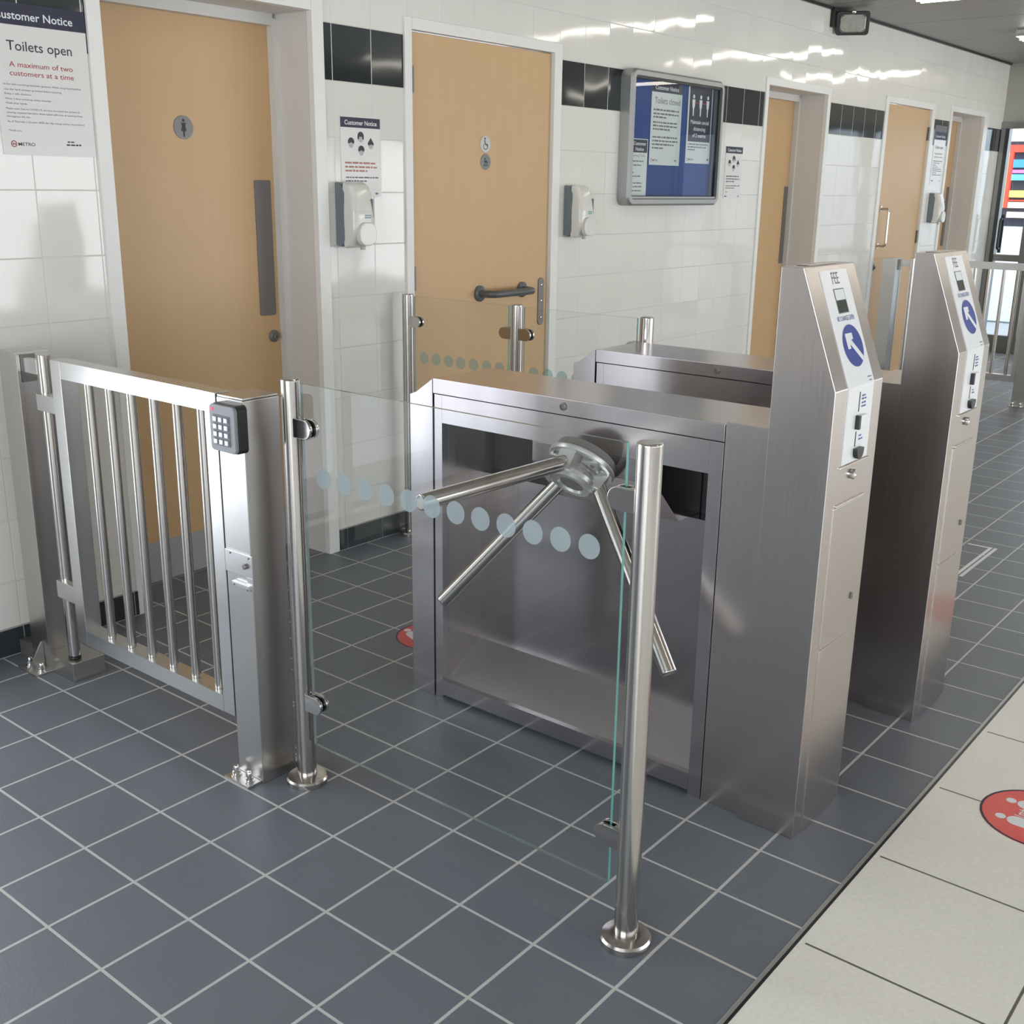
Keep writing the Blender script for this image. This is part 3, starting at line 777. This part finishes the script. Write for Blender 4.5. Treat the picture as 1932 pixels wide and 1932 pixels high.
for i, (x, y, lab) in enumerate(((3.1, 0, 'fluorescent batten over the area between the grab-rail door and noticeboard'), (5.45, 0, 'fluorescent batten just right of the black floodlight'),
                               (7.55, 0, 'fluorescent batten over the far gate'), (9.45, 0, 'fluorescent batten by the street doors'), (0.85, -2.5, 'fluorescent batten in the second row above the camera side, nearest end'),
                               (3.2, -2.5, 'second-row fluorescent batten over the beige walkway'), (6.0, -2.5, 'second-row fluorescent batten, middle of the hall'), (9.25, -2.5, 'second-row fluorescent batten nearest the street doors'))):
    c = copy_tree(b0); c.location = (x, b0.location.y + y, H); c['label'] = lab

# ------------------------------------------------------------------ turnstile with payment pedestal
T = thing('turnstile', 'nearer steel tripod turnstile with fee pedestal, arms towards the glass screen', 'turnstile', (.83, -1.7, 0), 'turnstiles beside the tiled walkway')
CX0, CX1 = .705, .955
# end column nearest the wall, with its sloping shoulder
MB().prism([(-1.145, 0), (-1.145, .905), (-1.170, .915), (-1.233, .959), (-1.233, 0)], 'x', CX0, CX1, .0015).build('end_column', 'steelh', T)
# face frame around the recess
f = MB().box(CX0 + .002, CX0 + .030, -1.2665, -1.2375, 0, .916, .001).box(CX0 + .002, CX0 + .030, -2.139, -2.103, 0, .916, .001)
f.box(CX0 + .002, CX0 + .030, -2.103, -1.2665, .838, .916).box(CX0 + .002, CX0 + .030, -2.103, -1.2665, .012, .058)
f.build('face_frame', 'steelh', T)
MB().prism([(CX0 + .020, .012), (CX1 - .004, .012), (CX1 - .004, .16), (.876, .142), (CX0 + .020, .0575)], 'y', -2.103, -1.2665).build('recess_floor', 'steelfloor', T)
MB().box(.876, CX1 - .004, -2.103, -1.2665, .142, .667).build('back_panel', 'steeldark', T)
MB().box(CX1 - .006, CX1, -2.139, -1.2375, 0, .916).build('rear_panel', 'steel', T)
MB().box(CX0 + .03, .94, -1.2665, -1.2625, .03, .9).box(CX0 + .03, .94, -2.1065, -2.103, .03, .9).build('recess_side', 'steel', T)
MB().box(.935, .945, -2.103, -1.2665, .667, .90).build('cavity_shade_panel', 'black', T)  # black sheet stands in for the darkness deep in the cavity
# sloping housing that carries the hub
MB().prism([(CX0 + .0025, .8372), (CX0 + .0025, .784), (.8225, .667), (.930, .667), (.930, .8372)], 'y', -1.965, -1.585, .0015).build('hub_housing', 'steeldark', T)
# lid
lid = MB().prism([(-1.2345, .918), (-1.2345, .960), (-2.1405, .960), (-2.1405, .918)], 'x', CX0 - .001, CX1 + .001, .0018).build('lid', 'steelh', T)
MB().lathe([(.010, 0), (.010, .003), (.007, .004), (.006, .0015), (0, .0015)], (CX0 - .001, -1.684, .940), (-1, 0, 0), 20).build('lid_lock', 'plate', lid)
MB().box(CX0, CX1, -2.252, -2.142, 0, .966, .0015).build('rear_column', 'steel', T)
# pedestal
PX0, PX1 = .690, .950
prof = [(-2.253, 0), (-2.253, 1.317), (-2.303, 1.317), (-2.398, 1.066), (-2.398, 0)]
ped = MB().prism(prof, 'x', PX0, PX1, .0018).build('payment_pedestal', 'steel', T)
MB().box(.740, .880, -2.290, -2.262, 1.317, 1.3195, .001).build('top_cover', 'steel', ped)
YF = -2.398
sl_o = Vector((0, -2.398, 1.066)); sl_u = Vector((0, .095, .251)).normalized(); sl_n = Vector((0, -.251, .095)).normalized()
SLL = math.hypot(.095, .251)
def on_slope(off): return Txt(sl_o + sl_n * off, (1, 0, 0), sl_u)
def on_front(off): return Txt((0, YF - off, 0), (1, 0, 0), (0, 0, 1))
# fascia: one folded white panel
fa = MB().prism([(YF + .001, .897), (YF - .0022, .897), (YF - .0022, 1.0665), tuple((sl_o + sl_n * .0022 + sl_u * SLL * .955)[1:]), tuple((sl_o + sl_u * SLL * .955 - sl_n * .001)[1:]), (YF + .001, 1.066)], 'x', .757, .893).build('fascia', 'panelwhite', ped, smooth=False)
on_slope(.0027).add('FEE', .823, SLL * .840, .026, .036, .0, 'C').build('fee_lettering', 'inkgrey', fa)
dp = on_slope(.0027).rect(.798, .852, SLL * .597, SLL * .80).build('display_bezel', 'inkgrey', fa)
on_slope(.0031).rect(.801, .849, SLL * .604, SLL * .705).build('display_window', 'lcd', fa)
on_slope(.0031).rect(.801, .849, SLL * .705, SLL * .792).build('display_card', 'lcdwhite', fa)
on_slope(.0027).add('NO CHANGE GIVEN', .826, SLL * .535, .011, .088, .004, 'C').build('change_lettering', 'blue', fa)
on_slope(.0027).disc(.829, SLL * .325, .0505, .0470, 40).build('arrow_disc', 'blue', fa)
cx_, cy_ = .829, SLL * .325
R_ = .05
def rot45(pts):
    c_ = math.cos(R(45)); s_ = math.sin(R(45))
    return [(cx_ + (px_ * c_ - py_ * s_) * R_, cy_ + (px_ * s_ + py_ * c_) * R_ * .93) for px_, py_ in pts]
a = on_slope(.0031)     # arrow pointing up and left
a.poly(rot45([(-.14, .30), (.14, .30), (.14, -.98), (-.14, -.98)]))
a.poly(rot45([(0, .86), (.52, .34), (.30, .12), (.14, .28), (-.14, .28), (-.30, .12), (-.52, .34)]))
a.build('arrow', 'inkwhite', fa)
on_slope(.0027).words(.862, .012, .022, .0025, 8).words(.868, .004, .014, .0025, 9).build('fine_print', 'inkgrey', fa)
MB().box(.8165, .8195, YF - .0032, YF - .002, 1.008, 1.052).box(.8145, .8175, YF - .0032, YF - .002, .930, .964).build('coin_slot', 'black', fa)
on_front(.0027).words(.830, 1.040, .020, .004, 11).words(.830, 1.033, .026, .004, 12).words(.832, 1.024, .022, .004, 13).words(.832, 1.016, .024, .004, 14).words(.834, .950, .014, .004, 15).words(.834, .942, .022, .004, 16).build('slot_lettering', 'blue', fa)
bt = MB().box(.815, .853, YF - .012, YF - .002, .972, 1.000, .002).build('reject_button', 'panelwhite', ped)
MB().box(.806, .8155, YF - .0125, YF - .002, .970, 1.001, .001).build('button_surround', 'black', ped)
MB().prism(arc(.829, .920, .019, 180, 360, 10) + [(.848, .926), (.810, .926)], 'y', YF - .013, YF - .002, .001).build('coin_tray', 'black', ped)
MB().box(.745, .905, YF - .0045, YF + .001, .889, .8935, .001).box(.745, .905, YF - .0045, YF + .001, .8035, .8075, .001).build('folded_edge', 'steel', ped)
MB().lathe([(.011, 0), (.012, .006), (.010, .010), (.004, .011), (0, .009)], (.821, YF + .001, .867), (0, -1, 0), 22).build('pedestal_lock', 'chrome', ped)
dr = MB().box(.735, .8995, YF - .0026, YF + .001, .470, .802, .001).build('access_door', 'steel', ped)
MB().box(.735, .8995, YF - .0022, YF + .001, .004, .466, .001).build('lower_panel', 'steel', ped)
MB().box(.884, .892, YF - .007, YF - .0026, .552, .567, .001).build('door_catch', 'plate', dr)
# hub and arms
AP = Vector((.690, -1.770, .830)); AX = Vector((-1, 0, -1)).normalized()
dirs = [Vector((-1, 0, 0)), Vector((-.25, .612, -.75)).normalized(), Vector((-.25, -.612, -.75)).normalized()]
MB().lathe([(0, .0), (.080, .0), (.080, .0238), (0, .0238)], AP, AX, 48).build('hub_collar', 'plate', T)
hubo = MB().lathe([(.060, .024), (.0885, .024), (.0885, .0275), (.086, .035), (.0765, .0355), (.0755, .029), (.046, .029), (.047, .052), (.056, .064), (.060, .072), (.0585, .083), (.050, .091), (.037, .091), (.032, .085), (0, .084)], AP, AX, 48).build('hub', 'cast', T)
MB().lathe([(.0318, .0855), (.030, .0865), (.012, .0855), (0, .0865)], AP, AX, 32).build('hub_hole_shade', 'plate', hubo)  # dark disc painting the shade inside the hub's end hole
for k_, d_ in enumerate(dirs):
    rad = (d_ - AX * d_.dot(AX)).normalized(); tg = AX.cross(rad).normalized()
    # cheeks on both sides of each arm root
    bm = bmesh.new()
    bmesh.ops.create_cube(bm, size=1)
    for v in bm.verts:
        lx, ly, lz = v.co
        v.co = AP + AX * (.030 + (lz + .5) * .050) + tg * (lx * (.052 if lz < 0 else .046)) + rad * (.030 + (ly + .5) * (.046 if lz < 0 else .038))
    bmesh.ops.bevel(bm, geom=bm.edges[:], offset=.003, segments=2, affect='EDGES')
    m_ = MB(); m_._add(bm); m_.build('arm_socket', 'cast', hubo)
    e_ = -rad; sd_ = AX.cross(e_).normalized()
    bm = bmesh.new()
    tri = [AP + AX * .040 + e_ * .084, AP + AX * .046 + e_ * .054 + sd_ * .028, AP + AX * .046 + e_ * .054 - sd_ * .028]
    top_ = [bm.verts.new(q) for q in tri]; bot_ = [bm.verts.new(q - AX * .014) for q in tri]
    bm.faces.new(top_); bm.faces.new(bot_[::-1])
    for q in range(3): bm.faces.new((top_[q], top_[(q + 1) % 3], bot_[(q + 1) % 3], bot_[q]))
    bmesh.ops.recalc_face_normals(bm, faces=bm.faces)
    m_ = MB(); m_._add(bm); cp = m_.build('cap_plate', 'cast', hubo, smooth=False)
    MB().lathe([(.0055, 0), (.0055, .003), (.003, .0025), (0, .0025)], AP + AX * .0437 + e_ * .064, AX, 14).build('cap_screw', 'plate', hubo)
ARM0 = (Vector((.628, -1.769, .828)), Vector((.158, -1.706, .809)))     # the level arm, turned a touch
for k_, d_ in enumerate(dirs):
    a0, a1 = AP + d_ * .062, AP + d_ * .58
    if k_ == 0: a0, a1 = ARM0
    MB().cyl(a0, a1, .0192, seg=32, dome=.004).build('arm', 'tube', T)

T2 = copy_tree(T); T2.location.x += .785
T2['label'] = 'farther steel tripod turnstile with fee pedestal, behind the nearer one'

for ch in T2.children:      # this one's mechanism sits lower in its cabinet
    if ch.name.startswith(('hub.', 'hub_collar', 'arm.')): ch.location.z -= .04; ch.location.x += .018

# ------------------------------------------------------------------ glass screens
def post(x, y, parent, h=1.040):
    p = MB().cyl((x, y, .012), (x, y, h), .0242, seg=40, dome=.005).build('post', 'tube', parent)
    MB().lathe([(.0525, 0), (.0525, .012), (.049, .017), (.034, .020), (.0245, .020)], (x, y, .0004), (0, 0, 1), 48).build('base_flange', 'tube', p)
    return p
def clamp(x, y, z, sgn, parent):
    """D-shaped clamp: reaches from the post along sgn*y and grips the pane"""
    L_ = .060
    y0 = y + sgn * .018
    prof = [(y0, z - .0225), (y0, z + .0225)] + ([(y0 + sgn * (L_ - .022) + sgn * .022 * math.cos(R(a_)), z + .0225 * math.sin(R(a_))) for a_ in range(90, -91, -15)])
    c = MB().prism(prof, 'x', x - .0145, x - .0055, .0016).prism(prof, 'x', x + .0055, x + .0145, .0016).box(x - .006, x + .006, min(y0, y0 + sgn * .018), max(y0, y0 + sgn * .018), z - .021, z + .021)
    o = c.build('clamp', 'chrome', parent)
    MB().prism([(y0 + sgn * .001 + (q - y0) * .93, z + (w_ - z) * .92) for q, w_ in prof], 'x', x - .0056, x - .0041).prism([(y0 + sgn * .001 + (q - y0) * .93, z + (w_ - z) * .92) for q, w_ in prof], 'x', x + .0041, x + .0056).build('gasket', 'black', o)
    return o
def pane(x, y0, y1, parent, z0=.118, z1=1.032, dots=None, dz=.8195, dm='frost'):
    t = .004
    bm = bmesh.new()
    vs_ = [bm.verts.new(c) for c in ((x - t, y0, z0), (x - t, y1, z0), (x - t, y1, z1), (x - t, y0, z1), (x + t, y0, z0), (x + t, y1, z0), (x + t, y1, z1), (x + t, y0, z1))]
    fs = [bm.faces.new([vs_[i] for i in q]) for q in ((0, 1, 2, 3), (7, 6, 5, 4), (0, 4, 5, 1), (1, 5, 6, 2), (2, 6, 7, 3), (3, 7, 4, 0))]
    for q in (2, 3, 4, 5): fs[q].material_index = 2
    fs[3].material_index = 1
    bmesh.ops.recalc_face_normals(bm, faces=bm.faces)
    me = bpy.data.meshes.new('glass_pane'); bm.to_mesh(me); bm.free()
    me.materials.append(M['glass']); me.materials.append(M['glassedge']); me.materials.append(M['glasstop'])
    o = bpy.data.objects.new('glass_pane', me); COL.objects.link(o); o.parent = parent
    o.matrix_parent_inverse = Matrix.Translation(-PO[parent.name])
    if dots:
        yy, n_, st = dots
        for k in range(n_):
            d_ = MB().cyl((x - t - .0006, yy - st * k, dz), (x - t - .0002, yy - st * k, dz), .0248, seg=36).build('frosted_dot', dm, o)
    return o
G1 = thing('glass_screen', 'clear glass screen with frosted dots on two steel posts, in front of the nearer turnstile', 'glass screen', (.13, -1.8, 0))
post(.13, -1.324, G1); post(.13, -2.298, G1)
pane(.13, -1.362, -2.252, G1, dots=(-1.432, 12, .0678))
for zz in (.928, .231): clamp(.13, -1.324, zz, -1, G1); clamp(.13, -2.298, zz, 1, G1)
G2 = thing('glass_screen', 'glass screen on three steel posts running from the grab-rail door jamb, behind the turnstiles', 'glass screen', (1.81, -.6, 0))
for yy in (-.062, -.640, -1.225): post(1.81, yy, G2)
pane(1.81, -.100, -.602, G2, dots=(-.155, 7, .0678), dz=.785, dm='faint'); pane(1.81, -.678, -1.187, G2, dots=(-.73, 7, .0678), dz=.785, dm='faint')
for zz in (.928, .231):
    clamp(1.81, -.062, zz, -1, G2); clamp(1.81, -.640, zz, 1, G2); clamp(1.81, -.640, zz, -1, G2); clamp(1.81, -1.225, zz, 1, G2)

# ------------------------------------------------------------------ gate, its posts and keypad
def bolt(x, y, z, parent):
    return MB().lathe([(.014, 0), (.014, .003), (.0105, .0032), (.0105, .012), (.0085, .014), (.0085, .022), (.006, .027), (0, .029)], (x, y, z), (0, 0, 1), 18).build('bolt', 'chrome', parent)
HP = thing('hinge_post', 'square steel post by the wall that the nearer gate hangs from', 'post', (.105, -.15, 0), 'posts of the two gates')
MB().box(.054, .158, -.200, -.100, 0, .992, .0025).box(.054, .064, -.206, -.199, .06, .985, .001).build('post_tube', 'gatepost', HP)
MB().box(.052, .158, -.345, -.201, 0, .060, .0018).build('pivot_box', 'gatepost', HP)
MB().box(.056, .150, -.099, -.015, 0, .052, .002).build('wall_bracket', 'greyframe', HP)
fp = MB().box(-.004, .0535, -.222, -.110, 0, .006, .001).build('foot_plate', 'gatepost', HP)
MB().prism([(-.002, .006), (.053, .006), (.053, .088), (.049, .088)], 'y', -.174, -.168).build('gusset', 'gatepost', HP)
bolt(.025, -.202, .006, HP); bolt(.025, -.135, .006, HP)
MB().cyl((.085, -.302, .884), (.085, -.302, .994), .0185, seg=28, dome=.002).build('upper_hinge', 'tube', HP)
MB().box(.070, .088, -.286, -.206, .935, .978, .002).build('hinge_arm', 'gate', HP)
MB().box(.066, .112, -.206, -.200, .905, .985, .001).build('hinge_plate', 'greyframe', HP)

GT = thing('gate', 'steel barred swing gate nearest the camera, hung beside the leftmost door', 'gate', (.08, -.75, .15), 'side gates of the walkway')
fr = MB().box(.045, .095, -.458, -.408, .156, .995, .0015).box(.045, .095, -1.152, -1.106, .156, .995, .0015)
fr.box(.045, .095, -1.106, -.458, .947, .995).box(.045, .095, -1.106, -.458, .156, .202)
fr.build('frame', 'gate', GT)
for k_ in range(6):
    y_ = -.555 - .101 * k_
    MB().cyl((.070, y_, .2025), (.070, y_, .9465), .0125, seg=22).build('bar', 'tube', GT)
hg = MB().cyl((.085, -.302, .071), (.085, -.302, .881), .0178, seg=28).build('hinge_tube', 'tube', GT)
MB().cyl((.085, -.302, .0612), (.085, -.302, .070), .0185, seg=28).build('hinge_bush', 'black', GT)
for za, zb in ((.836, .884), (.264, .318)): MB().box(.058, .082, -.410, -.288, za, zb, .002).build('hinge_bracket', 'gate', GT)

LP = thing('latch_post', 'bright square steel post carrying the keypad, between nearer gate and glass screen', 'post', (.1, -1.2, 0), 'posts of the two gates')
MB().box(.045, .152, -1.254, -1.156, 0, .988, .0025).build('post_tube', 'gatepost', LP)
MB().box(.047, .150, -1.2525, -1.157, .9885, .9935, .001).build('post_cap', 'gatepost', LP)
pl = MB().box(.002, .0445, -1.246, -1.150, 0, .007, .001).build('foot_plate', 'gatepost', LP)
bolt(.024, -1.172, .007, LP); bolt(.024, -1.224, .007, LP)
MB().box(.1525, .185, -1.235, -1.165, 0, .007, .001).build('rear_foot_plate', 'gatepost', LP); bolt(.168, -1.20, .007, LP)
lt = MB().box(.0405, .0448, -1.262, -1.158, .557, .614, .0015).box(.0405, .0448, -1.262, -1.240, .524, .558, .001).box(.034, .0448, -1.256, -1.188, .525, .540, .002).build('latch_plate', 'gate', LP)
MB().lathe([(.007, 0), (.007, .006), (.004, .008), (0, .008)], (.0405, -1.238, .585), (-1, 0, 0), 16).build('latch_knob', 'plate', lt)
for yy, zz in ((-1.180, .607), (-1.250, .607), (-1.198, .532), (-1.248, .528)): MB().lathe([(.0028, 0), (.002, .0015), (0, .002)], (.0403 if zz > .55 else .034, yy, zz), (-1, 0, 0), 10).build('screw', 'plate', lt)

KP = thing('keypad', 'grey and black twelve-button keypad on top of the bright latch post', 'keypad', (.03, -1.22, .925))
MB().prism(rrect(-1.2715, -1.1745, .868, .982, .012, 5), 'x', .018, .0445, .002).build('casing', 'black', KP)
MB().prism(rrect(-1.270, -1.176, .870, .980, .011, 5), 'x', .008, .0185, .003).build('front_plate', 'keygrey', KP)
MB().box(.0066, .0085, -1.252, -1.192, .885, .957, .0008).build('key_panel', 'inkgrey', KP)
for r_ in range(4):
    for c_ in range(3):
        yk, zk = -1.202 - .020 * c_, .947 - .0175 * r_
        MB().box(.0025, .0068, yk - .0068, yk + .0068, zk - .0058, zk + .0058, .0012).build('key', 'keys', KP)
MB().box(.0065, .0085, -1.193, -1.184, .965, .972, .0008).build('indicator', 'redled', KP)

# the mirrored gate at the far end of the walkway
def mirror_tree(o, xm, label=None):
    c = copy_tree(o)
    c.location.x = xm - o.location.x; c.scale.x = -1
    if label: c['label'] = label
    return c
XM = 7.055
mirror_tree(HP, XM, 'square steel post at the wall beyond the turnstiles, holding the farther gate')
mirror_tree(GT, XM, 'steel barred swing gate at the walkway far end, partly hidden by the farther pedestal')
l2 = copy_tree(LP); l2.location.x = 6.925; l2['label'] = 'dull square steel post at the right picture edge, beside the farther gate'
for ch in list(l2.children):
    if ch.name.startswith('latch_plate'):
        for cc in list(ch.children): bpy.data.objects.remove(cc)
        bpy.data.objects.remove(ch)

# ------------------------------------------------------------------ floor stickers
def sticker(x, y, label, z, ang=0.0, r=.140):
    o = MB().cyl((x, y, z), (x, y, z + .0006), r, seg=64).build('floor_sticker', 'red')
    tag(o, label, 'sticker', 'round red distancing floor stickers')
    ca, sa = math.cos(R(ang)), math.sin(R(ang))
    rt, up = Vector((ca, sa, 0)), Vector((-sa, ca, 0))
    T0 = lambda dz: Txt((x, y, z + dz), rt, up)
    T0(.0008).ring(0, 0, r - .006, r).build('border', 'navy', o)
    a = T0(.0009)
    for sx_ in (-.046, .046):
        a.disc(sx_, .082, .0125)
        a.poly(arc(sx_, .045, .022, 0, 180, 10) + [(sx_ - .022, .000), (sx_ - .014, -.004), (sx_ - .013, -.052), (sx_ + .013, -.052), (sx_ + .014, -.004), (sx_ + .022, .000)])
    a.add('1m+', 0, .034, .024, .040, .01, 'C').add('Keep apart', 0, -.098, .020, .12, .01, 'C')
    a.build('white_artwork', 'inkwhite', o)
    return o
sticker(1.166, -2.828, 'red round floor sticker with white figures on the beige floor edge', .0006, 0)
sticker(1.029, -.912, 'red round floor sticker on dark tiles inside the barrier, partly behind the turnstile', .0001, -20, .118)
sticker(2.455, -2.660, 'red round floor sticker on beige floor farther along, mirrored in the pedestal', .0006, 0, .135)
t = Txt((0, 0, .0008), (1, 0, 0), (0, 1, 0)).rect(2.86, 3.330, -2.098, -2.084).rect(2.86, 3.330, -2.078, -2.064).rect(3.312, 3.328, -2.064, -1.975)
o = t.build('floor_tape', 'inkwhite', None); tag(o, 'L-shaped pale tape marking on the dark tiles beyond the pedestals', 'tape')

# small litter at the front edge of the beige floor
o = MB().prism([(.285, -2.975), (.293, -2.982), (.300, -2.976), (.296, -2.968), (.288, -2.966)], 'z', .0006, .004).build('litter_scrap', 'inkpink')
tag(o, 'tiny brown crumpled scrap on the beige floor near the bottom picture edge', 'litter')

# ------------------------------------------------------------------ end wall: glazed doors to the street
XE = 9.75
ew = MB().box(XE, XE + .2, YB, -3.6, 0, H).box(XE, XE + .2, -3.6, 0, 2.10, H)
struct(ew.build('wall_right', 'fascia', smooth=False))
fr = MB().box(XE - .03, XE + .06, -3.6, 0, 2.045, 2.10, .002)
for yy in (-.035, -.34, -1.22, -1.31, -2.2, -2.9, -3.6): fr.box(XE - .03, XE + .06, yy - .045, yy + .03, 0, 2.045, .002)
fr.box(XE - .02, XE + .05, -3.6, 0, .855, .915, .002).box(XE - .02, XE + .05, -3.6, 0, 0, .16, .002)
fo = struct(fr.build('window_2', 'greyframe'))
MB().box(XE - .034, XE - .030, -.080, -.045, 0, 2.045).build('dark_cover_strip', 'darkframe', fo)
for a_, b_ in ((-.31, -.08), (-1.19, -.385)):
    MB().box(XE + .008, XE + .014, a_, b_, .16, .855).box(XE + .008, XE + .014, a_, b_, .915, 2.045).build('glass_pane', 'clearglass', fo, smooth=False)
MB().tube([(XE - .02, -.12, 1.24), (XE - .07, -.12, 1.24), (XE - .085, -.12, 1.225), (XE - .085, -.12, .985), (XE - .07, -.12, .97), (XE - .02, -.12, .97)], .011, 12).box(XE - .02, XE - .01, -.135, -.105, .93, 1.28).build('pull_handle', 'black', fo)
# street outside
struct(MB().box(XE + .2, 15, -5, 4, -.10, -.02).build('floor_pavement', 'pavement', smooth=False))
sf = thing('shopfront', 'red-framed shopfront with bright coloured posters across the street, seen through the end doors', 'shop', (12.6, .3, 0))
MB().box(12.60, 12.9, -4.0, 3.4, -.02, 3.2).build('facade', 'skywhite', sf, smooth=False)
MB().box(12.595, 12.605, -.30, .86, 1.10, 2.05).build('dark_window', 'shopdark', sf, smooth=False)
MB().box(12.55, 12.60, -.25, .80, 1.93, 2.01).box(12.55, 12.60, .655, .70, 1.31, 1.93).build('red_frame', 'shopred', sf, smooth=False)
MB().box(12.555, 12.59, .702, .84, 1.31, 1.93).build('yellow_poster', 'shopyellow', sf, smooth=False)
for nm, m__, za, zb in (('blue_strip', 'shopblue', 1.76, 1.85), ('pink_strip', 'shoppink', 1.70, 1.735), ('cyan_strip', 'shopcyan', 1.62, 1.685), ('sale_poster', 'shopyellow', 1.43, 1.505), ('red_strip', 'shopred', 1.385, 1.40), ('cream_strip', 'shopcream', 1.31, 1.375), ('lower_poster', 'shopcream', 1.20, 1.265)):
    MB().box(12.555, 12.59, -.2, .648, za, zb).build(nm, m__, sf, smooth=False)
MB().box(12.56, 12.59, -.6, 1.2, .0, 1.10).build('pale_stall_riser', 'skywhite', sf, smooth=False)
